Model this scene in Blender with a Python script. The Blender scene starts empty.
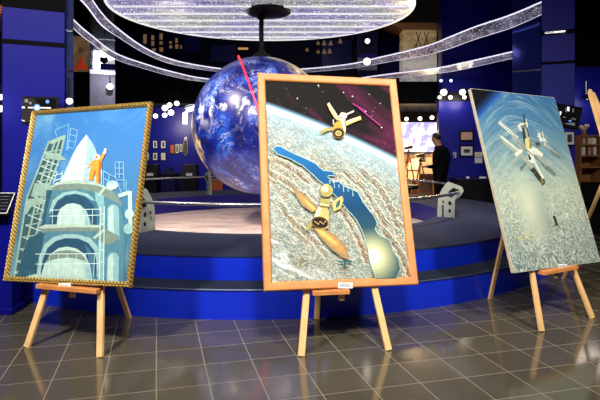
import bpy, bmesh, math, random
from mathutils import Vector, Matrix
random.seed(7)
S = bpy.context.scene
COL = S.collection
PI = math.pi
F, HZ, EYE = 540.0, 148.0, 1.5          # focal length in pixels, horizon row, eye height


def at(x, y, Y):
    """world point seen at photo pixel (x, y) at depth Y"""
    return Vector(((x - 300) / F * Y, Y, EYE + (HZ - y) / F * Y))


def lin(c):
    return tuple((v / 255 / 12.92) if v / 255 <= .04045 else ((v / 255 + .055) / 1.055) ** 2.4 for v in c)


# ------------------------------------------------------------------ materials
def new_mat(name):
    m = bpy.data.materials.new(name)
    m.use_nodes = True
    nt = m.node_tree
    return m, nt, nt.nodes['Principled BSDF']


def mat(name, rgb, rough=.5, metal=0, emit=0, emit_rgb=None, var=.12, scale=12, bump=0, spec=None, coat=0):
    m, nt, b = new_mat(name)
    c = lin(rgb)
    b.inputs['Roughness'].default_value = rough
    b.inputs['Metallic'].default_value = metal
    if spec is not None:
        b.inputs['Specular IOR Level'].default_value = spec
    if coat:
        b.inputs['Coat Weight'].default_value = coat
        b.inputs['Coat Roughness'].default_value = .08
    tc = nt.nodes.new('ShaderNodeTexCoord')
    n = nt.nodes.new('ShaderNodeTexNoise')
    n.inputs['Scale'].default_value = scale
    n.inputs['Detail'].default_value = 3
    nt.links.new(tc.outputs['Object'], n.inputs['Vector'])
    r = nt.nodes.new('ShaderNodeValToRGB')
    r.color_ramp.elements[0].position = .3
    r.color_ramp.elements[1].position = .7
    r.color_ramp.elements[0].color = tuple(v * (1 - var) for v in c) + (1,)
    r.color_ramp.elements[1].color = tuple(min(1, v * (1 + var)) for v in c) + (1,)
    nt.links.new(n.outputs['Fac'], r.inputs['Fac'])
    nt.links.new(r.outputs['Color'], b.inputs['Base Color'])
    if bump:
        bp = nt.nodes.new('ShaderNodeBump')
        bp.inputs['Strength'].default_value = bump
        bp.inputs['Distance'].default_value = .004
        nt.links.new(n.outputs['Fac'], bp.inputs['Height'])
        nt.links.new(bp.outputs['Normal'], b.inputs['Normal'])
    if emit:
        b.inputs['Emission Color'].default_value = lin(emit_rgb or rgb) + (1,)
        b.inputs['Emission Strength'].default_value = emit
    return m


class NG:
    """small helper to write shader graphs as expressions"""
    def __init__(s, name, rough=.5):
        s.m, s.nt, s.b = new_mat(name)
        s.b.inputs['Roughness'].default_value = rough
        s.tc = s.nt.nodes.new('ShaderNodeTexCoord')
        s.obj = s.tc.outputs['Object']

    def _in(s, sock, v):
        if v is None:
            return
        if hasattr(v, 'is_output'):
            s.nt.links.new(v, sock)
        else:
            sock.default_value = v

    def math(s, op, a, b=None, c=None, clamp=False):
        n = s.nt.nodes.new('ShaderNodeMath')
        n.operation = op
        n.use_clamp = clamp
        s._in(n.inputs[0], a); s._in(n.inputs[1], b); s._in(n.inputs[2], c)
        return n.outputs[0]

    def xyz(s, v=None):
        n = s.nt.nodes.new('ShaderNodeSeparateXYZ')
        s._in(n.inputs[0], v or s.obj)
        return n.outputs

    def comb(s, x, y, z):
        n = s.nt.nodes.new('ShaderNodeCombineXYZ')
        s._in(n.inputs[0], x); s._in(n.inputs[1], y); s._in(n.inputs[2], z)
        return n.outputs[0]

    def noise(s, scale, detail=4, rough=.55, dist=0, vec=None, col=False):
        n = s.nt.nodes.new('ShaderNodeTexNoise')
        n.inputs['Scale'].default_value = scale
        n.inputs['Detail'].default_value = detail
        n.inputs['Roughness'].default_value = rough
        n.inputs['Distortion'].default_value = dist
        s._in(n.inputs['Vector'], vec or s.obj)
        return n.outputs['Color' if col else 'Fac']

    def voro(s, scale, feature='DISTANCE_TO_EDGE', vec=None):
        n = s.nt.nodes.new('ShaderNodeTexVoronoi')
        n.feature = feature
        n.inputs['Scale'].default_value = scale
        s._in(n.inputs['Vector'], vec or s.obj)
        return n.outputs['Distance']

    def ramp(s, fac, stops, interp='LINEAR'):
        n = s.nt.nodes.new('ShaderNodeValToRGB')
        cr = n.color_ramp
        cr.interpolation = interp
        while len(cr.elements) < len(stops):
            cr.elements.new(.5)
        for e, (p, c) in zip(cr.elements, stops):
            e.position = p
            e.color = (lin(c) if isinstance(c, tuple) else (c, c, c)) + (1,)
        s._in(n.inputs[0], fac)
        return n.outputs[0]

    def mix(s, f, a, b):
        n = s.nt.nodes.new('ShaderNodeMix')
        n.data_type = 'RGBA'
        s._in(n.inputs[0], f)
        for sock, v in ((n.inputs[6], a), (n.inputs[7], b)):
            s._in(sock, (lin(v) + (1,)) if isinstance(v, tuple) else v)
        return n.outputs[2]

    def band(s, v, lo, hi):
        n = s.nt.nodes.new('ShaderNodeMapRange')
        s._in(n.inputs[0], v)
        n.inputs[1].default_value = lo
        n.inputs[2].default_value = hi
        return n.outputs[0]

    def done(s, col, emit=None, rough=None, bump=None):
        s._in(s.b.inputs['Base Color'], col)
        if emit is not None:
            s._in(s.b.inputs['Emission Color'], col)
            s._in(s.b.inputs['Emission Strength'], emit)
        if rough is not None:
            s._in(s.b.inputs['Roughness'], rough)
        if bump is not None:
            b = s.nt.nodes.new('ShaderNodeBump')
            b.inputs['Strength'].default_value = bump[1]
            b.inputs['Distance'].default_value = .003
            s._in(b.inputs['Height'], bump[0])
            s.nt.links.new(b.outputs[0], s.b.inputs['Normal'])
        return s.m


M = {}
M['blue'] = mat('blue_gloss_panel', (9, 14, 138), .45, var=.05, scale=2, spec=.2)
M['blue_wall'] = mat('blue_wall_paint', (20, 26, 150), .35, var=.06, scale=2)
M['navy'] = mat('navy_wall_paint', (12, 13, 66), .5, var=.1, scale=1.5, spec=.2)
M['riser'] = mat('blue_riser_laminate', (12, 44, 205), .3, var=.06, scale=1.2)
M['pit_blue'] = mat('dark_blue_pit_wall', (10, 14, 110), .4, var=.06, scale=1.2)
M['upper_blue'] = mat('deep_blue_upper_wall', (10, 12, 118), .3, var=.2, scale=.8)
M['black'] = mat('black_lacquer', (12, 12, 15), .4, spec=.25)
M['black_matt'] = mat('black_matt', (9, 9, 11), .8, spec=.1)
M['dark_brown'] = mat('dark_bronze', (34, 28, 22), .6, spec=.2)
M['carpet'] = mat('blue_grey_carpet', (18, 32, 64), .9, var=.25, scale=60, bump=.4)
M['tread'] = mat('dark_step_carpet', (10, 26, 46), .9, var=.3, scale=60, bump=.4)
M['pine'] = mat('pale_pine', (238, 194, 134), .45, var=.12, scale=9)
M['pine_dark'] = mat('orange_pine', (204, 136, 78), .45, var=.14, scale=9)
M['card'] = mat('white_card', (225, 228, 232), .6, var=.02)
M['sage'] = mat('sage_grey_metal', (150, 160, 150), .4, metal=.2, var=.06)
M['steel'] = mat('brushed_steel', (190, 195, 198), .25, metal=.9, var=.05)
M['mirror'] = mat('mirror_glass', (205, 212, 225), .04, metal=1, var=.01)
M['chrome'] = mat('chrome_edge', (210, 214, 222), .12, metal=1, var=.02)
M['white_lamp'] = mat('lamp_lens', (255, 244, 225), .4, emit=5, var=0)
M['blue_lamp'] = mat('blue_lamp_lens', (120, 150, 255), .4, emit=5, var=0)
M['neon'] = mat('red_neon', (255, 20, 40), .4, emit=1.5, emit_rgb=(255, 50, 66), var=0)
M['skin'] = mat('skin', (176, 128, 100), .5)
M['hair'] = mat('dark_hair', (22, 18, 16), .6)
M['suit'] = mat('black_suit_cloth', (7, 7, 9), .85, var=.2, scale=30, spec=.1)
M['tan'] = mat('tan_wood', (150, 104, 58), .5)
M['orange'] = mat('orange_wood', (190, 96, 36), .5)
M['white'] = mat('white_paint', (222, 222, 226), .5)
M['paper'] = mat('warm_paper', (228, 208, 172), .6, var=.25, scale=30)
M['paper_pink'] = mat('pinkish_print', (205, 165, 150), .6, var=.3, scale=25)
M['photo'] = mat('dark_photograph', (70, 64, 60), .4, var=.8, scale=25)
M['glow_print'] = mat('glowing_print', (196, 150, 110), .6, emit=.25, var=.5, scale=20)  # prints and bells carry a faint emission of their own
M['arch_light'] = mat('white_light_tube', (235, 240, 255), .4, emit=3, var=0)


def floor_mat():
    g = NG('dark_floor_tiles', .1)
    X, Y, Z = g.xyz()
    a = .26
    c, s_ = math.cos(a), math.sin(a)
    t, x0, y0 = .3255, -.871 * 1.5, 2.44 * 1.5
    u = g.math('ADD', g.math('MULTIPLY', X, c / t), g.math('MULTIPLY_ADD', Y, s_ / t, -x0 / t + 40))
    v = g.math('ADD', g.math('MULTIPLY', X, -s_ / t), g.math('MULTIPLY_ADD', Y, c / t, -y0 / t + 40))

    def line(q):
        fr = g.math('FRACT', q)
        d = g.math('MINIMUM', fr, g.math('SUBTRACT', 1, fr))
        return g.math('LESS_THAN', d, .011)
    grout = g.math('MAXIMUM', line(u), line(v))
    cell = g.comb(g.math('FLOOR', u), g.math('FLOOR', v), 0)
    wn = g.nt.nodes.new('ShaderNodeTexWhiteNoise')
    g.nt.links.new(cell, wn.inputs[0])
    n = g.noise(7, 4)
    tile = g.mix(g.math('MULTIPLY_ADD', wn.outputs[0], .5, g.math('MULTIPLY', n, .5)), (72, 68, 56), (90, 85, 72))
    col = g.mix(grout, tile, (140, 132, 112))
    rough = g.math('MULTIPLY_ADD', grout, .3, .1)
    return g.done(col, rough=rough)


def pit_mat():
    g = NG('streaked_pale_stone', .22)
    X, Y, Z = g.xyz()
    v = g.comb(g.math('MULTIPLY', X, 1.3), g.math('MULTIPLY', Y, 4), 0)
    n = g.noise(1.2, 6, .65, .6, v)
    n2 = g.noise(18, 4, .7)
    n3 = g.noise(70, 2, .5)
    col = g.ramp(n, [(.3, (176, 156, 146)), (.45, (222, 200, 186)), (.62, (246, 228, 216)), (.8, (198, 186, 190))])
    col = g.mix(g.band(n2, .58, .8), col, (160, 140, 130))
    col = g.mix(g.band(n3, .68, .74), col, (255, 250, 240))
    return g.done(col)


def globe_mat():
    g = NG('earth_globe_skin', .32)
    g.b.inputs['Coat Weight'].default_value = .1
    g.b.inputs['Coat Roughness'].default_value = .12
    big = g.noise(1.1, 5, .6, .3)
    sea = g.ramp(g.noise(2.2, 6, .65, .8), [(.32, (3, 8, 74)), (.5, (6, 26, 120)), (.62, (26, 76, 176)), (.75, (88, 146, 206))])
    X, Y, Z = g.xyz()
    # dry land on two limbs of the ball: lower left and upper right
    d1 = g.math('ADD', g.math('MULTIPLY', X, -.93), g.math('ADD', g.math('MULTIPLY', Z, -.28), g.math('MULTIPLY', Y, -.12)))
    d2 = g.math('ADD', g.math('MULTIPLY', X, .62), g.math('ADD', g.math('MULTIPLY', Z, .78), g.math('MULTIPLY', Y, .03)))
    land_n = g.math('MULTIPLY', g.math('SUBTRACT', g.noise(3, 5, .6), .5), .5)
    land = g.math('MAXIMUM', g.band(g.math('ADD', d1, land_n), 1.05, 1.1), g.band(g.math('ADD', d2, land_n), 0.97, 1.03))
    landc = g.ramp(g.noise(6, 5), [(.3, (120, 120, 60)), (.5, (196, 172, 112)), (.7, (226, 214, 170))])
    col = g.mix(land, sea, landc)
    w = g.noise(1.5, 3, .5, 0, None, True)
    wv = g.nt.nodes.new('ShaderNodeVectorMath'); wv.operation = 'MULTIPLY_ADD'
    g.nt.links.new(w, wv.inputs[0]); wv.inputs[1].default_value = (.9, .9, .9); g.nt.links.new(g.obj, wv.inputs[2])
    sc = g.nt.nodes.new('ShaderNodeVectorMath'); sc.operation = 'MULTIPLY'
    g.nt.links.new(wv.outputs[0], sc.inputs[0]); sc.inputs[1].default_value = (1, 1, 2.1)
    cl = g.noise(3.6, 10, .76, 1.0, sc.outputs[0])
    cm = g.math('MULTIPLY', g.band(cl, .61, .7), .9)
    cm = g.math('MAXIMUM', cm, g.math('MULTIPLY', g.band(g.noise(11, 6, .75, .9, sc.outputs[0]), .63, .7), .7))
    wisp = g.math('ABSOLUTE', g.math('SUBTRACT', g.noise(3.4, 6, .62, 1.6, sc.outputs[0]), .5))
    wisp = g.math('MULTIPLY', g.band(wisp, .022, .0), g.band(g.noise(2.1, 4, .6, .3), .5, .68))
    cm = g.math('MAXIMUM', cm, g.math('MULTIPLY', wisp, .85))
    band = g.math('POWER', 2.718, g.math('MULTIPLY', g.math('POWER', g.math('MULTIPLY_ADD', Z, 4, -1.1), 2), -1.0))
    cm2 = g.math('MULTIPLY', g.band(g.noise(4.2, 9, .72, .9, wv.outputs[0]), .5, .64), band)
    col = g.mix(g.math('MAXIMUM', cm, cm2), col, (232, 236, 250))
    # faint emission added to brighten the ball's colours
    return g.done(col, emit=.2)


def disc_mat():
    g = NG('starlit_ceiling_panel', .25)
    g.b.inputs['Metallic'].default_value = .3
    X, Y, Z = g.xyz()
    st = g.comb(g.math('MULTIPLY', X, .8), g.math('MULTIPLY', Y, 3), Z)
    hue = g.noise(.7, 3)
    base = g.ramp(hue, [(.35, (104, 94, 150)), (.5, (126, 124, 156)), (.62, (132, 138, 126)), (.8, (150, 128, 196))])
    streak = g.noise(6, 6, .7, 0, st)
    base = g.mix(g.band(streak, .35, .75), base, (28, 30, 58))
    star = g.band(g.noise(34, 2, .6), .6, .7)
    col = g.mix(star, base, (250, 246, 255))
    e = g.math('MULTIPLY_ADD', star, .9, 1.25)
    return g.done(col, emit=e)


def ring_mat():
    g = NG('fibre_optic_ribbon', .15)
    base = g.ramp(g.noise(3, 5, .6), [(.35, (36, 34, 52)), (.55, (110, 108, 140)), (.75, (180, 178, 206))])
    star = g.band(g.noise(42, 3, .6), .56, .68)
    col = g.mix(star, base, (245, 242, 255))
    return g.done(col, emit=g.math('MULTIPLY_ADD', star, .7, .35))


def gold_mat():
    g = NG('carved_gilt_frame', .35)
    g.b.inputs['Metallic'].default_value = .35
    X, Y, Z = g.xyz()
    d = g.math('ADD', g.math('MULTIPLY', X, 210), g.math('MULTIPLY', Z, 210))
    w = g.math('MULTIPLY_ADD', g.math('SINE', d), .5, .5)
    n = g.noise(40, 3)
    f = g.math('MULTIPLY_ADD', n, .5, g.math('MULTIPLY', w, .6))
    col = g.ramp(f, [(.2, (118, 90, 38)), (.5, (166, 132, 62)), (.85, (206, 178, 104))])
    return g.done(col, bump=(w, .8))


def pillar_reflections():
    g = NG('painted_pillar_reflections', .12)  # mirror cladding's reflections painted in, brown above, pale violet below, with emission
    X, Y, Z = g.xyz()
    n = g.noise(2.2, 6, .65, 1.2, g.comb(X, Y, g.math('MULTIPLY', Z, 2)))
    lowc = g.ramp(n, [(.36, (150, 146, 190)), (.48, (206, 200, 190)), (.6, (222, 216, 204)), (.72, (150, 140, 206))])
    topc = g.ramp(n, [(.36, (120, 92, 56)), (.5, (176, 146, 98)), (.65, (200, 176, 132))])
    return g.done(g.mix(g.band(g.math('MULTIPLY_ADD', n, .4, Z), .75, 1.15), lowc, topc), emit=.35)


def screen_map_mat():
    g = NG('projection_screen_map', .6)
    n = g.noise(2.6, 6, .6)
    col = g.ramp(n, [(.47, (226, 226, 240)), (.53, (158, 158, 216)), (.7, (120, 124, 200))])
    return g.done(col, emit=1.25)


M['floor'] = floor_mat(); M['pit'] = pit_mat(); M['globe'] = globe_mat(); M['disc'] = disc_mat()
M['ring'] = ring_mat(); M['gold'] = gold_mat(); M['reflective'] = pillar_reflections(); M['map'] = screen_map_mat()
M['strip'] = mat('light_strip', (250, 250, 244), .4, emit=.75, var=0)
M['ring_edge'] = mat('light_edge', (236, 232, 255), .3, emit=1.1, var=.3, scale=30)


# ------------------------------------------------------------------ mesh builder
class MB:
    def __init__(s):
        s.v, s.f, s.mi, s.sm = [], [], [], []

    def add(s, vs, fs, mi=0, smooth=False):
        o = len(s.v)
        s.v += [Vector(v) for v in vs]
        for f in fs:
            s.f.append([i + o for i in f]); s.mi.append(mi); s.sm.append(smooth)
        return s

    def hexa(s, p, mi=0):
        """8 points: bottom loop 0-3, top loop 4-7"""
        return s.add(p, [(3, 2, 1, 0), (4, 5, 6, 7), (0, 1, 5, 4), (1, 2, 6, 5), (2, 3, 7, 6), (3, 0, 4, 7)], mi)

    def box(s, lo, hi, mi=0):
        x0, y0, z0 = lo; x1, y1, z1 = hi
        return s.hexa([(x0, y0, z0), (x1, y0, z0), (x1, y1, z0), (x0, y1, z0), (x0, y0, z1), (x1, y0, z1), (x1, y1, z1), (x0, y1, z1)], mi)

    def obox(s, c, ax, ay, az, mi=0):
        """oriented box: centre and three half-axis vectors"""
        c, ax, ay, az = Vector(c), Vector(ax), Vector(ay), Vector(az)
        return s.hexa([c - ax - ay - az, c + ax - ay - az, c + ax + ay - az, c - ax + ay - az,
                       c - ax - ay + az, c + ax - ay + az, c + ax + ay + az, c - ax + ay + az], mi)

    def bar(s, p, q, w, d, side, mi=0):
        p, q = Vector(p), Vector(q)
        z = q - p
        x = Vector(side); x = (x - z * (x.dot(z) / z.length_squared)).normalized()
        y = z.cross(x).normalized()
        return s.obox((p + q) / 2, x * w / 2, y * d / 2, z / 2, mi)

    def tube(s, pts, r, n=10, closed=False, mi=0):
        pts = [Vector(p) for p in pts]
        m = len(pts)
        rings = []
        up = Vector((0, 0, 1))
        for i, p in enumerate(pts):
            a = pts[(i - 1) % m] if (closed or i > 0) else p
            b = pts[(i + 1) % m] if (closed or i < m - 1) else p
            t = (b - a).normalized()
            u = up if abs(t.dot(up)) < .95 else Vector((1, 0, 0))
            x = t.cross(u).normalized(); y = x.cross(t).normalized()
            rr = r[i] if isinstance(r, (list, tuple)) else r
            rings.append([p + (x * math.cos(2 * PI * k / n) + y * math.sin(2 * PI * k / n)) * rr for k in range(n)])
        vs = [v for rg in rings for v in rg]
        fs = []
        for i in range(m if closed else m - 1):
            j = (i + 1) % m
            for k in range(n):
                l = (k + 1) % n
                fs.append((i * n + k, i * n + l, j * n + l, j * n + k))
        s.add(vs, fs, mi, True)
        if not closed:
            s.add(rings[0], [tuple(range(n - 1, -1, -1))], mi)
            s.add(rings[-1], [tuple(range(n))], mi)
        return s

    def lathe(s, prof, c=(0, 0, 0), n=32, mi=0, closed=False):
        c = Vector(c)
        vs = []
        for (r, z) in prof:
            for k in range(n):
                a = 2 * PI * k / n
                vs.append(c + Vector((r * math.cos(a), r * math.sin(a), z)))
        fs = []
        m = len(prof)
        for i in range(m if closed else m - 1):
            j = (i + 1) % m
            for k in range(n):
                l = (k + 1) % n
                fs.append((i * n + k, i * n + l, j * n + l, j * n + k))
        s.add(vs, fs, mi, True)
        return s

    def prism(s, poly, o, ax, ay, az, mi=0):
        """2-D polygon on axes ax, ay, extruded by vector az"""
        o, ax, ay, az = Vector(o), Vector(ax), Vector(ay), Vector(az)
        a = [o + ax * x + ay * y for x, y in poly]
        n = len(a)
        s.add(a + [p + az for p in a], [tuple(range(n - 1, -1, -1)), tuple(range(n, 2 * n))] +
              [(i, (i + 1) % n, n + (i + 1) % n, n + i) for i in range(n)], mi)
        return s

    def ball(s, c, r, n=16, sq=(1, 1, 1), mi=0):
        prof = []
        h = n // 2
        c = Vector(c)
        vs, fs = [], []
        for i in range(h + 1):
            t = PI * i / h
            for k in range(n):
                a = 2 * PI * k / n
                vs.append(c + Vector((math.sin(t) * math.cos(a) * r * sq[0], math.sin(t) * math.sin(a) * r * sq[1], math.cos(t) * r * sq[2])))
        for i in range(h):
            for k in range(n):
                l = (k + 1) % n
                fs.append((i * n + k, (i + 1) * n + k, (i + 1) * n + l, i * n + l))
        return s.add(vs, fs, mi, True)

    def build(s, name, mats, parent=None, bevel=0, fix=True):
        if not isinstance(mats, (list, tuple)):
            mats = [mats]
        me = bpy.data.meshes.new(name)
        o = bpy.data.objects.new(name, me)
        org = Vector((0, 0, 0))
        if parent is not None:
            p = parent
            while p is not None:
                org += p.location; p = p.parent
        elif s.v:
            org = Vector((sum(v.x for v in s.v) / len(s.v), sum(v.y for v in s.v) / len(s.v), min(v.z for v in s.v)))
        me.from_pydata([v - org for v in s.v], [], s.f)
        for m in mats:
            me.materials.append(m)
        me.polygons.foreach_set('material_index', s.mi)
        me.polygons.foreach_set('use_smooth', s.sm)
        me.update()
        if fix:
            b = bmesh.new(); b.from_mesh(me)
            bmesh.ops.remove_doubles(b, verts=b.verts, dist=1e-5)
            bmesh.ops.recalc_face_normals(b, faces=b.faces)
            b.to_mesh(me); b.free()
            me.set_sharp_from_angle(angle=math.radians(40))
        COL.objects.link(o)
        if parent is not None:
            o.parent = parent
        else:
            o.location = org
        if bevel:
            bv = o.modifiers.new('soft_edge', 'BEVEL'); bv.width = bevel; bv.segments = 2; bv.limit_method = 'ANGLE'
        return o


def thing(name, label, cat, loc=(0, 0, 0), group=None):
    o = bpy.data.objects.new(name, None)
    COL.objects.link(o)
    o.location = loc
    o.empty_display_size = .1
    o['label'] = label; o['category'] = cat
    if group:
        o['group'] = group
    return o


def tag(o, label, cat, group=None):
    o['label'] = label; o['category'] = cat
    if group:
        o['group'] = group
    return o


def struct(o):
    o['kind'] = 'structure'
    return o


def copy_tree(o, parent=None):
    c = o.copy(); COL.objects.link(c)
    if parent is not None:
        c.parent = parent
    for ch in list(o.children):
        copy_tree(ch, c)
    return c


ORD = ['first', 'second', 'third', 'fourth', 'fifth', 'sixth', 'seventh', 'eighth', 'ninth', 'tenth', 'eleventh', 'twelfth']

# ------------------------------------------------------------------ room shell
CEIL = 5.3
struct(MB().box((-9, -5, -.12), (10, 19, 0)).build('floor', M['floor']))
struct(MB().box((-9, -5, CEIL), (10, 19, CEIL + .15)).build('ceiling', M['black_matt']))
struct(MB().box((-9, 17.5, 0), (10, 17.7, CEIL)).build('wall_back', M['navy']))
struct(MB().box((-7.4, -5, 0), (-7.2, 17.5, CEIL)).build('wall_left', M['navy']))
struct(MB().box((9, -5, 0), (9.2, 17.5, CEIL)).build('wall_right', M['navy']))
struct(MB().box((-9, -5.2, 0), (10, -5, CEIL)).build('wall_front', M['blue_wall']))
# blue picture wall under the mezzanine, and the mezzanine deck itself
struct(MB().box((-7.2, 14.6, 0), (2.45, 14.8, 2.6)).build('wall_gallery', M['blue_wall']))
struct(MB().box((-7.2, 13.4, 2.6), (9, 17.5, 3.15)).build('trim_1', M['black_matt']))
# blue wall on the right of the exhibit room
struct(MB().box((3.24, 12.6, 0), (9, 12.8, 2.6)).build('wall_panel', M['blue_wall']))
struct(MB().box((3.3, 12.55, 2.78), (9, 12.9, CEIL)).build('wall_upper', M['upper_blue']))
struct(MB().box((3.24, 12.5, 2.6), (9, 12.9, 2.78)).build('trim_2', M['black']))
# warm back of the exhibit room
struct(MB().box((2.45, 17.2, 0), (6, 17.4, 2.6)).build('wall_exhibit', mat('cream_wall', (206, 178, 136), .6)))
struct(MB().box((2.45, 16.6, 2.3), (6, 16.8, 2.6)).build('trim_4', M['black_matt']))  # black header added to darken the wall above the screen

# ------------------------------------------------------------------ platform
PC = Vector((-.5, 9.08, 0))
R1, R2, R3 = 4.37, 4.06, 2.75
H1, H2, HP = .267, .495, .2
plat = thing('stepped_platform', 'round two-step blue platform carrying the big globe', 'platform', PC)
MB().lathe([(R1, 0), (R1, H1 - .012)], PC, 128).build('riser', M['riser'], plat)
MB().lathe([(R1 + .006, H1 - .012), (R1 + .006, H1), (R2 - .02, H1)], PC, 128).build('tread', M['tread'], plat)
MB().lathe([(R2, H1), (R2, H2 - .012)], PC, 128).build('riser', M['riser'], plat)
MB().lathe([(R2 + .006, H2 - .012), (R2 + .006, H2), (R3, H2)], PC, 128).build('carpet_deck', M['carpet'], plat)
MB().lathe([(R3, H2), (R3, HP)], PC, 128).build('pit_wall', M['pit_blue'], plat)
MB().lathe([(R3, HP), (.001, HP)], PC, 128).build('pit_floor', M['pit'], plat)
MB().lathe([(R1 + .008, H1 - .014), (R1 + .014, H1 - .006), (R1 + .008, H1 + .002)], PC, 128).build('edge_strip', mat('dull_metal_trim', (70, 84, 120), .45, metal=.4), plat)

# railing round the pit
RR, RZ = 3.08, .87
rail = thing('pit_railing', 'low steel tube railing on sage grey plates around the globe pit', 'railing', PC + Vector((0, 0, H2)))
MB().tube([PC + Vector((RR * math.cos(2 * PI * k / 96), RR * math.sin(2 * PI * k / 96), RZ)) for k in range(96)], .02, 10, True).build('handrail', M['steel'], rail)
plate = [(0, 0), (.1, 0), (.1, .2), (.145, .2), (.145, 0), (.37, 0), (.38, .3), (.5, .37), (.56, .455), (.52, .52), (.33, .575), (.235, .6), (.19, .57), (.1, .47), (.02, .32)]


def bullet(cx, cz, r, n=10):
    return [(cx + r * math.cos(2 * PI * k / n), cz + r * math.sin(2 * PI * k / n)) for k in range(n)]


for deg in (-25, -70, -117.6, -165, 120, 75):
    a = math.radians(deg)
    rd, tg = Vector((math.cos(a), math.sin(a), 0)), Vector((-math.sin(a), math.cos(a), 0))
    sc = .86
    o = PC + rd * 2.77 + Vector((0, 0, H2))
    mb = MB().prism([(x * sc * .78, z * sc) for x, z in plate], o - tg * .012, rd, Vector((0, 0, 1)), tg * .024)
    # dark slot under the nose and two bolt heads on either face
    for sgn in (-1, 1):
        f = o + tg * (.0135 * sgn)
        th = tg * (.002 * sgn)
        mb.prism([(x * sc * .78, z * sc) for x, z in [(.22, .36), (.3, .34), (.46, .43), (.48, .47), (.34, .5), (.25, .44)]], f, rd, Vector((0, 0, 1)), th, 1)
    pp = mb.build('post_plate', [M['sage'], M['black']], rail)
    for bx, bz, br in ((.27, .24, .035), (.27, .11, .03), (.13, .26, .02)):
        MB().prism([(x * sc * .78, z * sc) for x, z in bullet(bx, bz, br)], o - tg * .017, rd, Vector((0, 0, 1)), tg * .034).build('bolt', M['black'], pp)

# ------------------------------------------------------------------ globe, pole, red orbit
GC = Vector((-.65, 9.08, 1.877)); GR = 1.15
DZ = 3.77
gl = thing('earth_globe', 'giant blue and white earth globe hanging over the platform', 'globe', GC)
MB().ball(GC, GR, 96).build('globe_ball', M['globe'], gl, fix=True)
MB().tube([GC + Vector((0, 0, GR - .02)), Vector((GC.x, GC.y, CEIL))], .04, 14).build('hanging_pole', M['dark_brown'], gl)
MB().lathe([(.001, 0), (.16, 0), (.14, .05), (.06, .09), (.06, .14), (.001, .14)], GC + Vector((0, 0, GR - .015)), 24).build('pole_collar', M['dark_brown'], gl)
MB().lathe([(.001, 0), (.07, .02), (.08, .08), (.05, .14), (.001, .14)], Vector((GC.x, GC.y, DZ - .12)), 20).build('pole_joint', M['dark_brown'], gl)
e1 = Vector((-.318, 0, .948)); e2 = Vector((.074, -.997, .025))
orb = MB().tube([GC + (e1 * math.cos(2 * PI * k / 120) + e2 * math.sin(2 * PI * k / 120)) * 1.21 for k in range(120)], .013, 8, True).build('orbit_ring', M['neon'])
tag(orb, 'thin glowing red orbit line curving round the globe', 'light')
orb['label'] = 'thin glowing red orbit line curving round the blue globe'

# ------------------------------------------------------------------ ceiling disc
DC = Vector((-.63, 9.08, DZ)); DR = 2.5
disc = thing('ceiling_light_disc', 'huge round starlit ceiling disc with bright strips above the globe', 'ceiling light', DC)
MB().lathe([(.001, .05), (DR, .05), (DR, .16), (.001, .16)], DC, 96).build('star_panel', M['disc'], disc)
MB().lathe([(DR - .012, .03), (DR + .02, .03), (DR + .02, .17), (DR - .012, .17)], DC, 96, closed=True).build('rim', M['strip'], disc)
k = -4
for i in range(10):
    yy = -DR + .28 + i * .49
    hw = math.sqrt(max(.01, (DR - .07) ** 2 - yy ** 2))
    MB().box((DC.x - hw, DC.y + yy - .012, DZ + .03), (DC.x + hw, DC.y + yy + .012, DZ + .06)).build('light_strip', M['strip'], disc)
    MB().hexa([(DC.x - hw, DC.y + yy + .025, DZ + .02), (DC.x + hw, DC.y + yy + .025, DZ + .02), (DC.x + hw, DC.y + yy + .2, DZ + .045), (DC.x - hw, DC.y + yy + .2, DZ + .045),
               (DC.x - hw, DC.y + yy + .025, DZ + .06), (DC.x + hw, DC.y + yy + .025, DZ + .06), (DC.x + hw, DC.y + yy + .2, DZ + .06), (DC.x - hw, DC.y + yy + .2, DZ + .06)]).build('slat', M['disc'], disc)
MB().lathe([(.001, -.05), (.2, -.045), (.34, -.02), (.38, .01), (.38, .06), (.001, .06)], DC + Vector((.1, 0, 0)), 40).build('hub', M['black'], disc)
for a in (40, 140, 220, 320):
    p = DC + Vector((math.cos(math.radians(a)) * 2, math.sin(math.radians(a)) * 2, .15))
    MB().tube([p, Vector((p.x, p.y, CEIL))], .008, 6).build('hanging_rod', M['black'], disc)


# ------------------------------------------------------------------ ribbon rings of light
def spline(pts, n=8):
    out = []
    m = len(pts)
    for i in range(m - 1):
        p0 = pts[max(0, i - 1)]; p1 = pts[i]; p2 = pts[i + 1]; p3 = pts[min(m - 1, i + 2)]
        for k in range(n):
            t = k / n
            out.append(.5 * ((2 * p1) + (p2 - p0) * t + (2 * p0 - 5 * p1 + 4 * p2 - p3) * t * t + (3 * p1 - p0 - 3 * p2 + p3) * t ** 3))
    out.append(pts[-1])
    return out


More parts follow.
